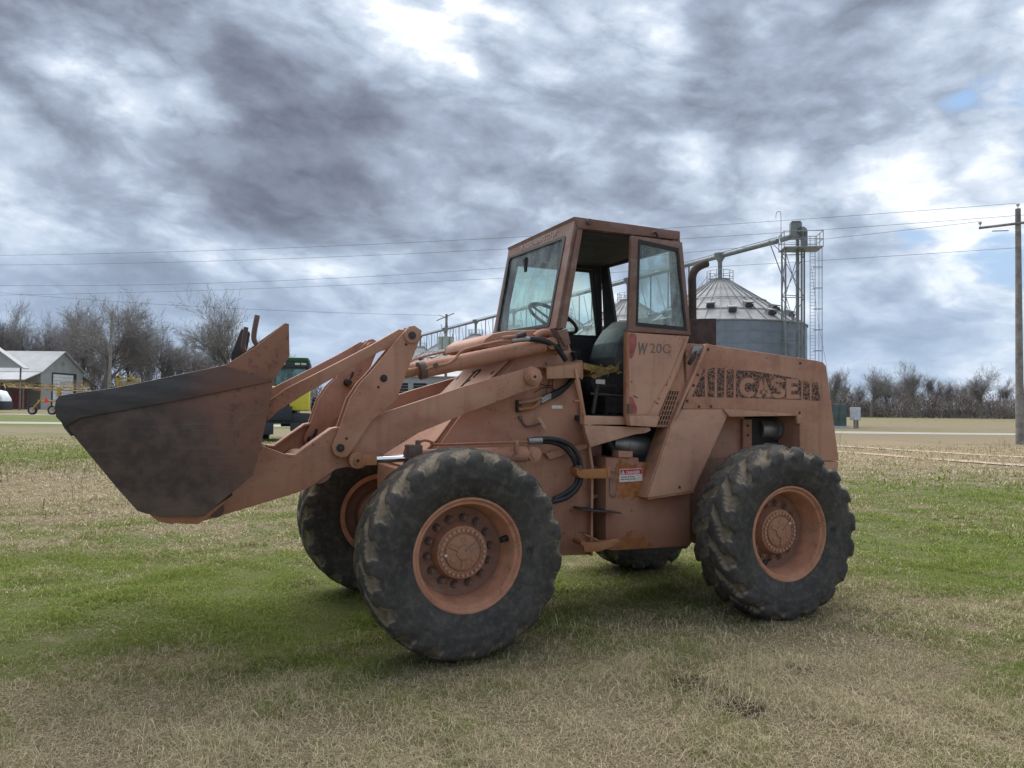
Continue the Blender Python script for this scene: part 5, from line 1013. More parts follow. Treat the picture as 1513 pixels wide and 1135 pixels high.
for i in range(24):
    bm = bmesh.new(); bx(bm, (-.9-i*1.13, -.08, 0), (-.9-i*1.13+1.05, -.01, 5.2-(i % 3)*.12)); finish('plank', bm, 'lean_wood', bn)
for i in range(9):
    bm = bmesh.new(); bx(bm, (-i*3.4, -5.5, 0), (-i*3.4+.22, -5.3, 5.5)); finish('post', bm, 'lean_wood', bn)
bm = bmesh.new(); bx(bm, (-5.2, -.2, 0), (-2.6, -.1, 3.6)); finish('side_door', bm, 'door_red', bn)
bm = bmesh.new(); bx(bm, (.02, 3.6, 0), (.08, 12.2, 7.4)); finish('door_frame', bm, 'shed_dark', bn)
for i in range(11):
    bm = bmesh.new(); bx(bm, (.10, 3.9, .05+i*.64), (.16, 10.9, .05+i*.64+.60)); finish('door_panel', bm, 'door_white', bn)
bm = bmesh.new(); cyl(bm, (0, WB/2, 9.3), (.1, WB/2, 9.3), .4, seg=12); finish('gable_vent', bm, 'bin_trim', bn)
bm = bmesh.new(); prism(bm, [(.2, WB+.42, 6.9), (.2, WB+5.5, 4.9), (.2, WB+5.5, 5.05), (.2, WB+.42, 7.05)], [(-40, WB+.42, 6.9), (-40, WB+5.5, 4.9), (-40, WB+5.5, 5.05), (-40, WB+.42, 7.05)]); finish('lean_to_roof', bm, 'shed_roof', bn)
bm = bmesh.new(); bx(bm, (-3, WB+.3, 0), (-2.8, WB+5.3, 4.9)); finish('lean_to_wall', bm, 'shed_dark', bn); bm = bmesh.new(); bx(bm, (-.2, WB+5.1, 0), (0, WB+5.3, 4.9)); finish('post', bm, 'lean_wood', bn)
# second shed, its gable cut by the frame
s0 = D(31, 600, 132); sx0 = D(-60, 600, 132).x; w2 = s0.x-sx0
b2 = empty('open_shed', (sx0, 132, 0), 0, None, 'light grey open-sided shed roof cut off by the left edge', 'shed')
bm = bmesh.new(); prism(bm, [(-2, 0, 7.3), (w2, 0, 7.3), (w2*.42, 0, 11.6)], [(-2, .2, 7.3), (w2, .2, 7.3), (w2*.42, .2, 11.6)]); finish('gable_wall', bm, 'shed_metal', b2)
for sgn_, xe in ((-1, -2.3), (1, w2+.4)):
    bm = bmesh.new(); prism(bm, [(w2*.42, -.3, 11.7), (xe, -.3, 7.1), (xe, -.3, 7.3), (w2*.42, -.3, 11.9)], [(w2*.42, 1.2, 11.7), (xe, 1.2, 7.1), (xe, 1.2, 7.3), (w2*.42, 1.2, 11.9)]); finish('roof_slope', bm, 'shed_roof', b2)
for xx_ in (w2-.4, w2*.4, 0): 
    bm = bmesh.new(); bx(bm, (xx_, 0, 0), (xx_+.2, .2, 7.3)); finish('post', bm, 'lean_wood', b2)
bm = bmesh.new(); bx(bm, (-2, .02, 5.0), (w2-.4, .18, 5.15)); finish('brace_rail', bm, 'lean_wood', b2)
# ---------- hay rake with yellow frame
def rake(origin, rz, label, s=1.):
    r_ = empty('hay_rake', origin, rz, None, label, 'hay rake', 'yellow hay rakes parked by the barns')
    for x_ in (0, 2.35):
        wh_ = empty('wheel', (x_, 0, .55), 0, r_); bm = bmesh.new(); lathe(bm, [(-.13, .36), (-.14, .5), (-.08, .56), (.08, .56), (.14, .5), (.13, .36)], (0, 0, 0), (0, 1, .0), 24); finish('tyre', bm, 'far_tyre', wh_); bm = bmesh.new(); lathe(bm, [(-.1, .36), (-.04, .3), (-.04, .08), (-.12, .06), (-.12, 0)], (0, 0, 0), (0, 1, 0), 20); finish('rim', bm, 'wheel_pale', wh_)
        bm = bmesh.new(); tube(bm, [(x_+.1, -.2, .55), (x_+.5, -.2, 1.2), (x_+.9, 0, 1.75), (x_+1.0, 0, 2.7)], .085, 8, 3); finish('leg', bm, 'yellow_paint', r_)
    bm = bmesh.new(); cyl(bm, (.6, 0, 1.65), (3.3, 0, 1.65), .09, seg=8); finish('axle_beam', bm, 'yellow_paint', r_)
    bm = bmesh.new(); cyl(bm, (-3.0, 0, 3.25), (8, .4, 2.75), .09, seg=8); finish('boom', bm, 'straw_yellow', r_)
    bm = bmesh.new(); cyl(bm, (.4, .5, 3.5), (6, .8, 3.1), .07, seg=8); bx(bm, (2.9, -.2, 2.2), (3.2, .2, 3.2)); finish('toolbar', bm, 'yellow_paint', r_)
    rg = random.Random(5)
    for j in range(9):
        x_ = -5.5+j*1.35; bm = bmesh.new(); cc_ = Vector((x_, .6+rg.uniform(-.4, .4), 3.45+.25*math.sin(j))); tl = Matrix.Rotation(R(rg.uniform(55, 72)), 3, 'X') @ Matrix.Rotation(R(rg.uniform(-10, 30)), 3, 'Y')
        tube(bm, [cc_+tl@Vector((.72*math.cos(t), 0, .72*math.sin(t))) for t in np.linspace(0, 6.283, 16, endpoint=False)], .025, 5, 1, True)
        for t in np.linspace(0, 6.283, 22, endpoint=False): cyl(bm, cc_+tl@Vector((.3*math.cos(t), 0, .3*math.sin(t))), cc_+tl@Vector((.98*math.cos(t+.15), .05, .98*math.sin(t+.15))), .014, seg=3)
        finish('rake_wheel', bm, 'straw_yellow', r_)
        bm = bmesh.new(); cyl(bm, cc_, (x_+.8, .1, 3.1), .05, seg=6); finish('wheel_arm', bm, 'yellow_paint', r_)
    bm = bmesh.new(); prism(bm, [(1.35, -.15, 1.45), (2.05, -.15, 1.45), (1.7, -.15, 2.1)], [(1.35, -.12, 1.45), (2.05, -.12, 1.45), (1.7, -.12, 2.1)]); finish('warning_triangle', bm, 'red_marker', r_)
    return r_
g_ = G(48, 613.5); sc_r = 91/ g_[1]
rk = rake(Vector((D(48, 612, 91).x, 91, 0)), 0, 'yellow hay rake on two wheels with a red warning triangle')
# yellow attachment showing over the bucket rim
ya = empty('folded_toolbar', (D(170, 600, 80).x, 80, 0), 0, None, 'yellow implement frame showing above the bucket rim', 'farm implement')
bm = bmesh.new(); bx(bm, (0, 0, 3.45), (.35, .3, 4.35)); prism(bm, [(.1, 0, 4.3), (2.5, 0, 4.0), (2.5, 0, 3.75), (.1, 0, 4.15)], [(.1, .3, 4.3), (2.5, .3, 4.0), (2.5, .3, 3.75), (.1, .3, 4.15)]); finish('frame', bm, 'yellow_paint', ya)
bm = bmesh.new(); bx(bm, (.45, .05, 3.2), (2.3, .25, 3.75)); cyl(bm, (1.6, 0, 4.1), (1.6, 0, 4.6), .15, seg=10); finish('housing', bm, 'straw_yellow', ya); bm = bmesh.new(); bx(bm, (.1, 0, 0), (.3, .3, 3.45)); bx(bm, (2.1, 0, 0), (2.3, .3, 3.2)); finish('stand', bm, 'yellow_paint', ya)
# ---------- truck at the left edge
tk = empty('pickup_truck', (D(-58, 600, 104).x, 104, 0), 0, None, 'white topped dark farm truck cut by the left edge', 'truck')
bm = bmesh.new(); prism(bm, [(0, 0, 1.15), (5.6, 0, 1.15), (5.55, 0, 1.9), (4.9, 0, 2.9), (3.9, 0, 3.1), (0, 0, 3.1)], [(0, 2.0, 1.15), (5.6, 2.0, 1.15), (5.55, 2.0, 1.9), (4.9, 2.0, 2.9), (3.9, 2.0, 3.1), (0, 2, 3.1)]); finish('cab', bm, 'truck_white', tk, bevel=.06)
bm = bmesh.new(); bx(bm, (0, -.05, .35), (5.7, 2.05, 1.55)); finish('lower_body', bm, 'truck_dark', tk, bevel=.05); bm = bmesh.new(); bx(bm, (4.2, -.03, 1.75), (4.9, 2.03, 2.7)); bx(bm, (3.0, -.03, 1.75), (4.0, -.01, 2.7)); finish('window', bm, 'truck_dark', tk)
for x_ in (1.2, 4.6): bm = bmesh.new(); cyl(bm, (x_, -.1, .42), (x_, .2, .42), .42, seg=20); finish('wheel', bm, 'far_tyre', tk)
bm = bmesh.new(); cyl(bm, (5.1, -.08, 1.0), (5.1, -.05, 1.0), .14, seg=12); finish('headlight', bm, 'box_grey', tk)
# ---------- green tractor with yellow saddle tanks
td0 = 34.; tp0 = G(430, 655)
TRC = empty('tractor', (D(426, 600, td0).x, td0, 0), R(12), None, 'green farm tractor with yellow tanks parked beyond the raised bucket', 'tractor')
u_ = 1.0
bm = bmesh.new(); prism(bm, [(-.85, .2, 3.45), (.85, .2, 3.45), (.8, .2, 3.68), (-.8, .2, 3.68)], [(-.85, 2.0, 3.45), (.85, 2.0, 3.45), (.8, 2.0, 3.70), (-.8, 2.0, 3.70)]); finish('cab_roof', bm, 'green_paint', TRC, bevel=.07)
bm = bmesh.new(); bx(bm, (-.88, .12, 3.22), (.88, 1.9, 3.45)); finish('roof_visor', bm, 'truck_dark', TRC, bevel=.03)
for x_ in (-.6, -.28, .35, .62):
    bm = bmesh.new(); bx(bm, (x_-.11, .08, 3.33), (x_+.11, .13, 3.42)); finish('work_light', bm, 'box_grey', TRC, bevel=.015)
bm = bmesh.new(); bx(bm, (-.75, .3, 1.7), (.75, 1.8, 3.22)); finish('cab_glass', bm, 'tractor_glass', TRC)
bm = bmesh.new()
for x_ in (-.77, .77):
    for y_ in (.27, 1.8): bx(bm, (x_-.05, y_-.05, 1.5), (x_+.05, y_+.05, 3.25))
bx(bm, (-.8, .3, 1.3), (.8, 1.8, 1.7)); bx(bm, (-.2, .8, 1.7), (.3, 1.2, 2.5)); finish('cab_frame', bm, 'truck_dark', TRC)
for x0_, x1_ in ((-1.25, -.12), (.12, .95)):
    bm = bmesh.new(); bx(bm, (x0_, -1.2, 1.30), (x1_, -.2, 2.35)); finish('saddle_tank', bm, 'tank_yellow', TRC, bevel=.12)
bm = bmesh.new(); bx(bm, (-.7, -1.45, .9), (.25, -1.1, 1.5)); bx(bm, (-1.4, -1.3, .75), (1.1, -.1, 1.2)); bx(bm, (-1.6, -1.6, .45), (-1.3, -.2, .9)); bx(bm, (.2, -1.5, .45), (.6, -.6, .8)); bx(bm, (-.9, -1.5, .3), (-.5, -1.2, .8)); bx(bm, (-.3, -.1, .6), (.3, 3.5, 1.3)); finish('chassis', bm, 'truck_dark', TRC, bevel=.02)
for x_ in (-1.15, 1.25):
    wh_ = empty('wheel', (x_, .9, .95), 0, TRC); bm = bmesh.new(); lathe(bm, [(-.26, .55), (-.28, .8), (-.25, .92), (.25, .92), (.28, .8), (.26, .55)], (0, 0, 0), (1, 0, 0), 40)
    for i in range(20):
        a = 2*math.pi*i/20
        for s_ in (-1, 1):
            mt_ = Matrix.Rotation(a+(s_*.08), 4, 'X'); bx(bm, (0.01 if s_ > 0 else -.27, -.045, .90), (.27 if s_ > 0 else -.01, .045, .97), mt_ @ Matrix.Rotation(s_*.5, 4, 'Z'))
    finish('tyre', bm, 'far_tyre', wh_); bm = bmesh.new(); lathe(bm, [(.2, .55), (.05, .5), (.05, 0)], (0, 0, 0), (1, 0, 0), 20); lathe(bm, [(-.2, .55), (-.05, .5), (-.05, 0)], (0, 0, 0), (1, 0, 0), 20); finish('rim', bm, 'tank_yellow', wh_)
# ---------- poles
def uprightpole(base, h, r0, r1, name='utility_pole'):
    bm = bmesh.new(); cyl(bm, (0, 0, -.3), (0, 0, h), r0, r1, 14); return bm
pd = 37.5; pb = D(1507, 655, pd); PB = Vector((pb.x, pb.y, 0)); PH = 11.55
P1 = empty('utility_pole', PB, 0, None, 'tall weathered wooden power pole with crossarm at the right edge', 'utility pole', None)
bm = uprightpole(PB, PH, .19, .12); finish('pole', bm, 'pole_wood', P1)
ca = Vector((-.77, .64, 0)); hA = 10.85
bm = bmesh.new(); a = ca*1.75+Vector((0, -.0, hA-.05)); b = -ca*1.3+Vector((0, 0, hA-.05)); cyl(bm, a+Vector((0, -.18, 0)), b+Vector((0, -.18, 0)), .065, seg=6); cyl(bm, a*.75+Vector((0, -.16, .16*0+2.6)), a*.05+Vector((0, -.16, hA*.93)), .001, seg=3); finish('crossarm', bm, 'pole_wood', P1)
ins = []
for t_, h_ in ((1.70, hA), (-.95, hA), (0., PH)):
    p_ = ca*t_+Vector((0, -.18 if t_ else 0, h_)); bm = bmesh.new(); cyl(bm, p_, p_+Vector((0, 0, .18)), .02, seg=6); lathe(bm, [(.12, .03), (.15, .075), (.2, .07), (.22, .09), (.28, .05), (.31, .0)], p_, (0, 0, 1), 12); finish('insulator', bm, 'porcelain', P1); ins.append(PB+p_+Vector((0, 0, .28)))
bm = bmesh.new(); cyl(bm, ca*.5+Vector((0, -.2, hA-.35)), ca*1.2+Vector((0, -.2, hA-.28)), .03, seg=6); finish('dead_end_arm', bm, 'porcelain', P1)
# off-frame pole carries the other end
PL = Vector((-46, 56, 0)); P2_ = empty('utility_pole', PL, 0, None, 'power pole beyond the left edge carrying the wires', 'utility pole')
finish('pole', uprightpole(PL, 11.8, .19, .12), 'pole_wood', P2_); bm = bmesh.new(); cyl(bm, (-.4, -1.5, 11.0), (.4, 1.5, 11.0), .06, seg=6); finish('crossarm', bm, 'pole_wood', P2_)
def wsp(p0, p1, sag, n=28): p0 = Vector(p0); p1 = Vector(p1); return [p0.lerp(p1, i/n)-Vector((0, 0, 4*sag*(i/n)*(1-i/n))) for i in range(n+1)]
ends_l = [D(-60, 378, 54), D(-60, 392, 56), D(-60, 421, 55), D(-60, 437, 58)]
starts = [ins[2], ins[1], ins[0], PB+Vector((0, -.18, 9.6))]
lab = ['topmost of the power wires crossing the sky', 'second power wire from the top across the sky', 'third power wire from the top across the sky', 'lowest neutral power wire crossing the sky behind the cab']
for s_, e_, l_, g2 in zip(starts, ends_l, lab, (.55, .6, 1.05, .45)): wire('power_line', wsp(s_, e_, g2), .0095, l_, group='power lines across the sky')
wire('power_line', wsp(D(-30, 430, 75), D(651, 466, 74), .4), .013, 'thin wire running to the crossarm of the transformer pole', group='power lines across the sky')
PD2 = 74; P3b = D(658, 600, PD2); P3 = empty('utility_pole', (P3b.x, PD2, 0), 0, None, 'transformer pole with crossarm left of the cab', 'utility pole')
bm = bmesh.new(); cyl(bm, (0, 0, 0), (0, 0, 10.4), .16, .12, 10); finish('pole', bm, 'pole_wood', P3)
bm = bmesh.new(); cyl(bm, (-.95, -.15, 9.75), (.75, -.1, 10.5), .05, seg=6); cyl(bm, (-.75, -.15, 10.3), (0, -.15, 10.05), .03, seg=5); finish('crossarm', bm, 'pole_wood', P3)
for x_ in (-.5, .5, .02):
    bm = bmesh.new(); y_ = -.55 if x_ == .02 else -.15; cyl(bm, (x_, y_, 7.0), (x_, y_, 8.15), .27, seg=16); cyl(bm, (x_, y_, 8.15), (x_, y_, 8.2), .29, seg=16); cyl(bm, (x_-.1, y_, 8.2), (x_-.1, y_, 8.5), .04, seg=6); cyl(bm, (x_+.1, y_, 8.2), (x_+.1, y_, 8.5), .04, seg=6); finish('transformer', bm, 'transformer_grey', P3)
for i in range(4):
    bm = bmesh.new(); x_ = -.5+i*.3; tube(bm, [(x_, -.2, 9.4-(i % 2)*.2), (x_+.1, -.25, 9.0), (x_-.05, -.2, 8.5)], .03, 5, 2); finish('fuse_cutout', bm, 'bin_trim', P3)
P4b = D(160, 600, 118); P4 = empty('utility_pole', (P4b.x, 118, 0), 0, None, 'bare grey wooden pole standing before the left trees', 'utility pole'); bm = bmesh.new(); cyl(bm, (0, 0, 0), (0.25, 0, 15.5), .26, .16, 10); finish('pole', bm, 'pole_wood', P4)
# ---------- electrical cabinets at the right
def cab_box(x0, x1, y0, y1, dist, name, mt, label, cat, legs=False):
    a = D(x0, 632, dist); b = D(x1, 632, dist); base = 0; top = D(x0, y0, dist).z; c = empty(name, (a.x, dist, 0), 0, None, label, cat); w_ = b.x-a.x; lo_ = D(x0, y1, dist).z
    bm = bmesh.new(); bx(bm, (0, 0, lo_), (w_, .7, top)); finish('body', bm, mt, c, bevel=.03)
    if legs:
        for xx_ in (.15, w_-.25): bm = bmesh.new(); bx(bm, (xx_, .2, 0), (xx_+.14, .34, lo_)); finish('leg', bm, 'pole_wood', c)
    return c, w_, lo_, top
c_, w_, l_, t_ = cab_box(1226, 1251, 597, 631, 68, 'transformer_cabinet', 'cabinet_green', 'dark green transformer cabinet behind the loader tail', 'cabinet')
for i in range(2): bm = bmesh.new(); bx(bm, (.08+i*w_/2, -.03, .12), (w_/2-.05+i*w_/2, .0, t_-.12)); finish('door', bm, 'cabinet_green', c_)
bm = bmesh.new(); bx(bm, (-.1, -.2, 0), (w_+.1, .9, .14)); finish('pad', bm, 'box_grey', c_)
c_, w_, l_, t_ = cab_box(1261, 1272, 602, 621, 66, 'meter_box', 'box_grey', 'small pale grey meter box on two short posts', 'meter box', True)
bm = bmesh.new(); bx(bm, (.06, -.03, l_+.06), (w_-.06, .0, t_-.06)); finish('door', bm, 'box_grey', c_)

# ================================================================== TREES
m, q, o = mat('bark'); pos = q.a('ShaderNodeTexCoord').outputs['Object']; n = q.noise(q.sc(pos, (1, 1, .3)), 3, 6, .6); bsdf(q, o, q.mix(n, (.13, .115, .105), (.25, .225, .20)), .95, 0, .1, bump=n, bs=.3, bd=.03); M['bark'] = m
plain('twig', (.27, .255, .25), .95, 0, .25, .6, .1); plain('brush_twig', (.26, .23, .215), .95, 0, .4, .3, .05); plain('weed_straw', (.24, .19, .12), .95, 0, .3, 1.5, .1)
def tree_mesh(seed, H, spread, levels=6, upright=.5, dens=1.0, dead=0):
    rg = np.random.default_rng(seed); segs = []; twigs = []
    def grow(p, dr, L, r, lv):
        n = 4 if lv <= 2 else 3; q_ = p.copy(); d_ = dr.copy(); rr = r
        for i in range(n):
            d2 = d_+rg.normal(0, .10 if lv else .04, 3); d2[2] += .10*upright if lv else 0; d2 /= np.linalg.norm(d2); q2 = q_+d2*L/n; r2 = r*(1-.55*(i+1)/n) if lv else r*(1-.32*(i+1)/n)
            segs.append((q_, q2, rr, r2)); 
            if lv < levels and (lv > 0 or i >= 1):
                kids = (2 if rg.random() < .30*dens else 1) if lv else (2 if i > 1 else 1)
                for _ in range(kids):
                    a = rg.uniform(.45, 1.0)*spread; ax = rg.normal(0, 1, 3); ax -= ax.dot(d2)*d2; ax /= np.linalg.norm(ax)
                    nd = d2*math.cos(a)+ax*math.sin(a); nd[2] += .18*upright; nd /= np.linalg.norm(nd)
                    grow(q2, nd, L*rg.uniform(.58, .84)*(1 if lv else .9), max(r2*.62, .010), lv+1)
            if lv >= levels-1:
                for _ in range(1 if rg.random() < .7 else 2):
                    td = d2+rg.normal(0, .42, 3); td /= np.linalg.norm(td); twigs.append((q2, q2+td*rg.uniform(.35, .9)*H/20))
            q_, d_, rr = q2, d2, r2
    grow(np.zeros(3), np.array([rg.normal(0, .04), rg.normal(0, .04), 1.]), H*.30, H*.020, 0)
    return segs, twigs
def segs_mesh(segs, sides=4):
    P0 = np.array([s_[0] for s_ in segs]); P1 = np.array([s_[1] for s_ in segs]); r0 = np.array([s_[2] for s_ in segs]); r1 = np.array([s_[3] for s_ in segs])
    d_ = P1-P0; d_ /= np.linalg.norm(d_, axis=1)[:, None]; a = np.cross(d_, np.array([.31, .95, .05])); a /= np.linalg.norm(a, axis=1)[:, None]; b = np.cross(d_, a); V_ = []
    for j in range(sides):
        t = 2*math.pi*j/sides; o_ = a*math.cos(t)+b*math.sin(t); V_.append(P0+o_*r0[:, None]); V_.append(P1+o_*r1[:, None])
    n = len(segs); V_ = np.stack(V_, 1).reshape(-1, 3); base = (np.arange(n)*2*sides)[:, None]; Fs = []
    for j in range(sides):
        k2 = (j+1) % sides; Fs.append(np.concatenate([base+2*j, base+2*k2, base+2*k2+1, base+2*j+1], 1))
    return V_, np.concatenate(Fs)
def twigs_arr(tw, wd, rg):
    A_ = np.array([t[0] for t in tw]); B_ = np.array([t[1] for t in tw]); d_ = B_-A_; o_ = np.cross(d_, rg.normal(0, 1, d_.shape)); o_ /= np.linalg.norm(o_, axis=1)[:, None]
    V_ = np.stack([A_-o_*wd, A_+o_*wd, B_], 1).reshape(-1, 3); return V_, np.arange(len(V_)).reshape(-1, 3)
def make_tree(name, seed, H, spread, upright, label, group, levels=5, dens=1., tw=.016):
    segs, twg = tree_mesh(seed, H, spread, levels, upright, dens); print('tree', len(segs), len(twg)); t = empty(name, (0, 0, 0), 0, None, label, 'tree', group)
    big = [s_ for s_ in segs if s_[2] > H*.008]; small = [s_ for s_ in segs if s_[2] <= H*.008]
    V_, F_ = segs_mesh(big, 6); mesh_np('trunk', V_, F_, 'bark', t, True, nper=4)
    V_, F_ = segs_mesh(small, 3); V2, F2 = twigs_arr(twg, tw, np.random.default_rng(seed)); F4 = np.concatenate([F2, F2[:, 2:3]], 1)
    tri = np.concatenate([F_[:, [0, 1, 2]], F_[:, [0, 2, 3]], F2+len(V_)]); mesh_np('crown', np.concatenate([V_, V2]), tri, 'twig', t, False)
    zmax = max(float(V_[:, 2].max()), 1e-3); t['h'] = zmax; return t, zmax
variants = []
specs = [(11, 20, .95, .55, 'spreading'), (23, 20, .75, .9, 'upright'), (37, 20, 1.05, .5, 'broad'), (41, 20, .7, 1.1, 'narrow'), (59, 20, .9, .7, 'rounded')]
gl_, gr_ = 'bare trees of the left treeline', 'bare trees of the right treeline'
for sd_, H, sp_, up_, kind in specs:
    t, zm = make_tree('bare_tree', sd_, H, sp_, up_, kind, gl_); variants.append((t, zm, kind))
used = set()
def place_tree(vi, px, ytop, dist, label, group, sx=1., rz=None):
    t, zm, kind = variants[vi]
    if vi in used: t = copy_tree(t)
    used.add(vi)
    top = D(px, ytop, dist); s_ = top.z/zm; t.location = (top.x, dist, 0); t.scale = (s_*sx, s_*sx, s_); t.rotation_euler = (0, 0, rz if rz is not None else (px*.37) % 6.28); tag(t, label, 'tree', group); return t
LT = [(3, -25, 432, 150, 1.0, 'bare tree cut by the left edge of the photo'), (1, 8, 428, 152, .9, 'tall bare tree at the left edge above the open shed roof'), (3, 38, 458, 160, 1.0, 'slender bare tree behind the ridge of the barn'),
      (4, 68, 455, 158, 1.1, 'bare tree over the barn gable'), (0, 118, 432, 150, 1.15, 'big bare tree with dense crown right of the barn'), (2, 158, 424, 140, 1.15, 'largest bare tree, with long limbs reaching right above the bucket'), (1, 92, 440, 165, 1.0, 'bare tree between the barn gable and the big crown'), (0, 190, 470, 152, 1.0, 'bare tree just right of the largest tree'),
      (4, 238, 470, 150, 1.1, 'fan shaped bare tree over the bucket strip'), (1, 262, 478, 158, 1.0, 'bare tree left of the isolated round crown'), (4, 346, 424, 138, 1.15, 'round crowned bare tree standing alone above the bucket hooks'), (3, 212, 480, 165, 1.1, 'thin bare tree in the middle of the left treeline'), (1, 290, 500, 165, 1.2, 'low bare tree left of the bucket hooks'),
      (2, 318, 512, 160, 1.2, 'low spreading tree behind the bucket rim'), (3, 395, 490, 160, .9, 'bare tree behind the upper corner of the bucket'), (1, 425, 500, 165, .8, 'bare tree peeking right of the bucket corner'), (0, 20, 470, 165, 1.2, 'low bare tree behind the open shed'), (3, 140, 470, 168, 1.2, 'dim bare tree deep in the left woods')]
for vi, px, yt, ds, sx, lb in LT: place_tree(vi, px, yt, ds+28, lb, gl_, sx*.92)
RT = [(3, 1232, 536, 165, 1.2, 'bare tree right behind the loader hood'), (1, 1250, 548, 172, 1.2, 'small bare tree above the green cabinet'), (4, 1287, 537, 160, 1.3, 'fan shaped bare tree above the meter box'), (0, 1310, 545, 170, 1.2, 'bare tree between the fan shaped and the tallest one'), (1, 1352, 525, 158, 1.3, 'tallest bare tree of the right treeline'), (3, 1378, 545, 172, 1.3, 'bare tree right of the tallest one'),
      (2, 1338, 556, 175, 1.3, 'low bare tree in front of the tallest crown'), (0, 1402, 556, 170, 1.2, 'low bare tree in the gap of the right treeline'), (4, 1450, 537, 160, 1.25, 'broad bare tree left of the wooden power pole'), (3, 1428, 560, 172, 1.2, 'low bare tree left of the broad one'), (1, 1482, 552, 170, 1.2, 'bare tree just left of the wooden power pole'), (2, 1510, 558, 172, 1.3, 'bare tree at the right edge behind the power pole'), (0, 1268, 562, 175, 1.3, 'low bare tree left of the fan shaped one')]
for vi, px, yt, ds, sx, lb in RT: place_tree(vi, px, yt, ds, lb, gr_, sx*.85)
for o_ in bpy.data.objects:
    if 'h' in o_.keys(): del o_['h']
# understorey brush: thousands of thin stems and twigs
def brush(name, spots, h, dens, label, seed, wd=.05):
    rg = np.random.default_rng(seed); Vs = []
    for (x0, y0, x1, y1, dp, hh) in spots:
        L_ = math.hypot(x1-x0, y1-y0); n = int(L_*dens)
        t = rg.random(n); cx = x0+(x1-x0)*t+rg.normal(0, .6, n); cy = y0+(y1-y0)*t+rg.random(n)*dp
        env = hh*(.72+.28*np.sin(t*L_*.31+seed)*np.sin(t*L_*.13+2)+.14*np.sin(t*L_*1.1)); zb = rg.random(n)**1.3*env
        ln = rg.uniform(.5, 1.9, n)*(.5+.5*hh/6); dx = rg.normal(0, .45, n); dy = rg.normal(0, .45, n); dz = rg.uniform(.5, 1., n)
        A_ = np.stack([cx, cy, zb], 1); B_ = A_+np.stack([dx, dy, dz], 1)*ln[:, None]; o_ = np.stack([rg.normal(0, 1, n), rg.normal(0, .4, n), rg.normal(0, .4, n)], 1); o_ /= np.linalg.norm(o_, axis=1)[:, None]
        Vs.append(np.stack([A_-o_*wd, A_+o_*wd, B_], 1).reshape(-1, 3))
    V_ = np.concatenate(Vs); ob = mesh_np(name, V_, np.arange(len(V_)).reshape(-1, 3), 'brush_twig'); tag(ob, label, 'brush', kind='stuff'); return ob
brush('woodland_brush', [(-145, 180, -56, 176, 14, 11), (-66, 178, 30, 180, 12, 9)], 8, 300, 'dense leafless undergrowth beneath the left trees', 1, .06)
brush('woodland_brush', [(60, 166, 130, 160, 12, 5.8)], 8, 480, 'dense leafless thicket along the right field edge', 2, .06)
brush('field_edge_brush', [(130, 160, 260, 165, 12, 8.0), (-280, 185, -145, 180, 12, 10), (30, 172, 62, 166, 12, 6)], 8, 150, 'undergrowth continuing beyond the frame', 3, .12)
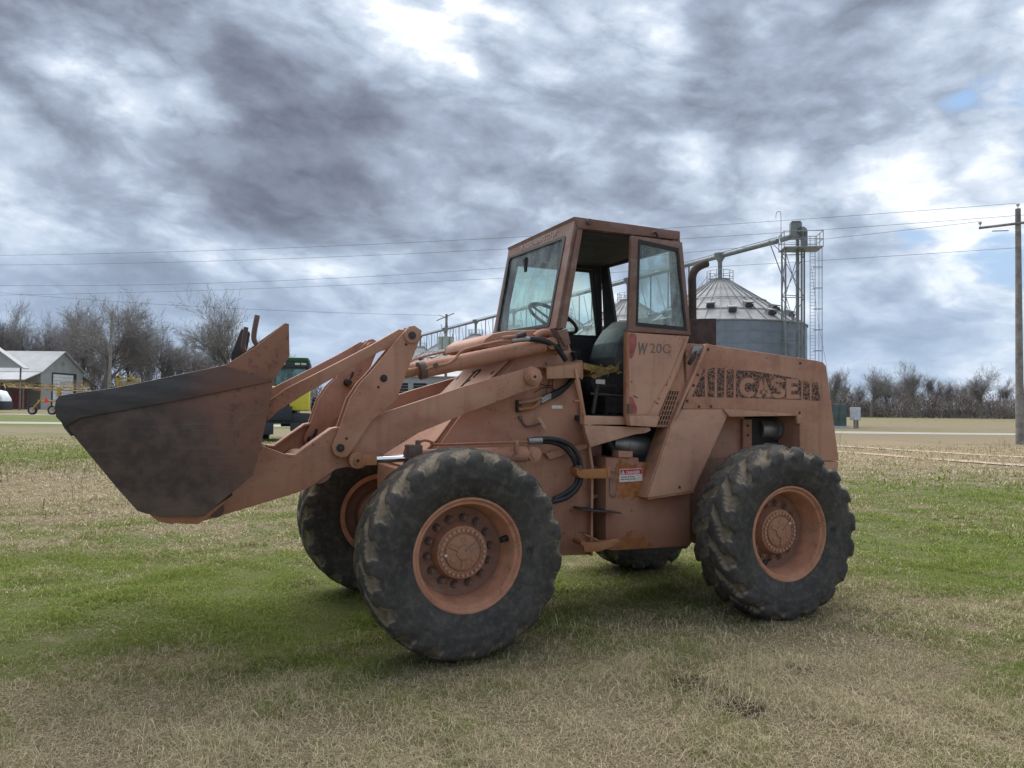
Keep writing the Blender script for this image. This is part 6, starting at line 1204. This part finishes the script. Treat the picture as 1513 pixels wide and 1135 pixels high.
# small weeds near the power pole and the road
# ================================================================== GRASS
def grass_field(name, zones, material, label, seed, mask=None, hw0=.70, marg=.6):
    """every blade a bent ribbon of five vertices"""
    rg = np.random.default_rng(seed); out_v = []; rnd = []
    for (y0, y1, dens, h0, h1, wd) in zones:
        # area of the view wedge between two depths
        area = hw0*(y1*y1-y0*y0)+marg*1.7*(y1-y0)*2; n = int(area*dens)
        n = max(n, int(2*marg*(y1-y0)*dens)) if y0 < 0 else n; yy_ = np.sqrt(rg.random(n)*(y1*y1-y0*y0)+y0*y0) if y0 >= 0 else rg.uniform(y0, y1, n); xx_ = (rg.random(n)*2-1)*(np.maximum(yy_, 0)*hw0+marg)
        # clumping
        nz = np.sin(xx_*5.1+2*np.sin(yy_*3.3))*np.sin(yy_*4.7+1.5*np.sin(xx_*2.9)); keep = rg.random(n) < (.68+.32*nz); xx_, yy_, nz = xx_[keep], yy_[keep], nz[keep]; n = len(xx_)
        bare = np.zeros(n)
        for bx_, by_, br_ in ((1.1, 4.45, .26), (1.22, 4.15, .2), (1.75, 4.75, .12), (-1.85, 6.9, .18)): bare = np.maximum(bare, np.exp(-((xx_-bx_)**2+(yy_-by_)**2)/(br_*br_)))
        kb = rg.random(n) > bare*.8; xx_, yy_, nz = xx_[kb], yy_[kb], nz[kb]; n = len(xx_)
        if mask is not None:
            kp = mask(xx_, yy_, rg); xx_, yy_, nz = xx_[kp], yy_[kp], nz[kp]; n = len(xx_)
        lowf = np.sin(xx_*2.3+1.7*np.sin(yy_*1.9+.5))*np.sin(yy_*2.7+1.3*np.sin(xx_*3.1)); h_ = rg.uniform(h0, h1, n)*(1+.45*nz)*(1+.42*lowf)*np.exp(rg.normal(0, .28, n)); az = rg.uniform(0, 2*math.pi, n)+.8*np.sin(xx_*1.3+yy_*.9); lean = np.abs(rg.normal(1.35, .6, n)); w_ = wd*rg.uniform(.6, 1.3, n)
        dx, dy = np.cos(az), np.sin(az); sxn, syn = -dy*w_, dx*w_; z0 = hgt(xx_, yy_)-.004
        p0 = np.stack([xx_, yy_, z0], 1); p1 = p0+np.stack([dx*h_*.30*lean, dy*h_*.30*lean, h_*.55*np.cos(lean*.4)], 1); l2 = h_*(.35+.5*lean); p2 = p1+np.stack([dx*l2, dy*l2, h_*(.40-.42*lean)], 1); s_ = np.stack([sxn, syn, np.zeros(n)], 1)
        out_v.append(np.stack([p0-s_, p0+s_, p1-s_*.8, p1+s_*.8, p2], 1).reshape(-1, 3)); rnd.append(np.repeat(rg.random(n), 5))
    V_ = np.concatenate(out_v); n = len(V_)//5; b = (np.arange(n)*5)[:, None]
    F_ = np.concatenate([np.concatenate([b, b+1, b+3], 1), np.concatenate([b, b+3, b+2], 1), np.concatenate([b+2, b+3, b+4], 1)])
    ob = mesh_np(name, V_, F_, material, None, True, {'rnd': np.concatenate(rnd)}); tag(ob, label, 'grass', kind='stuff'); return ob, n
m, q, o = mat('grass_blade'); pos = q.a('ShaderNodeNewGeometry').outputs['Position']; rn = q.a('ShaderNodeAttribute', attribute_name='rnd').outputs['Fac']
dry, n2, n3 = ground_nodes(q, pos)
clump = q.noise(pos, 13, 4, .6); dry = q.m('ADD', dry, q.m('MULTIPLY', q.m('SUBTRACT', clump, .5), 1.3))
f = q.ss(q.m('ADD', dry, q.m('MULTIPLY', q.m('SUBTRACT', rn, .5), 1.0)), .34, .66)
g_c = q.mix(rn, (.13, .17, .036), (.31, .37, .11)); d_c = q.mix(q.m('POWER', q.m('FRACT', q.m('MULTIPLY', rn, 7.3)), 1.4), (.29, .245, .15), (.74, .65, .45))
c = q.mix(f, g_c, d_c)
bs_ = q.a('ShaderNodeBsdfDiffuse', {'Color': c}); tr = q.a('ShaderNodeBsdfTranslucent', {'Color': c}); mx = q.a('ShaderNodeMixShader', {0: .30, 1: bs_.outputs[0], 2: tr.outputs[0]}); q.l.new(mx.outputs[0], o.inputs[0]); M['grass_blade'] = m
gf, ng = grass_field('grass', [(3.0, 5.2, 12500, .026, .062, .0013), (5.2, 8.5, 5600, .028, .064, .0022), (8.5, 15, 1150, .032, .070, .0048), (15, 34, 170, .05, .10, .012)], 'grass_blade', 'short matted grass, green patches among dry straw', 5)
print('blades', ng)
def outside(x_, y_, rg): return (np.abs(x_) > y_*.70+.55) | (y_ < 3.0)
grass_field('grass', [(-1.5, 3.0, 900, .028, .064, .0042), (3.0, 9, 900, .028, .066, .0048), (9, 20, 260, .035, .075, .009)], 'grass_blade', 'the same short turf continuing beside the camera', 15, outside, .85, 4.5)
def wm(x_, y_, rg):
    return rg.random(len(x_)) < (np.exp(-((x_+13)/5)**2-((y_-17)/3.2)**2)*.9+np.exp(-((x_+8.2)/1.6)**2-((y_-11.5)/1.6)**2)*.35+np.exp(-((x_-23)/2.0)**2-((y_-35)/1.4)**2)*.8+np.exp(-((x_-14)/8)**2-((y_-30)/6)**2)*.15)
w1, nw = grass_field('dry_weeds', [(9, 24, 34, .22, .55, .005), (24, 40, 10, .25, .5, .009)], 'weed_straw', 'thin dry weed stalks standing in the field', 8, wm)
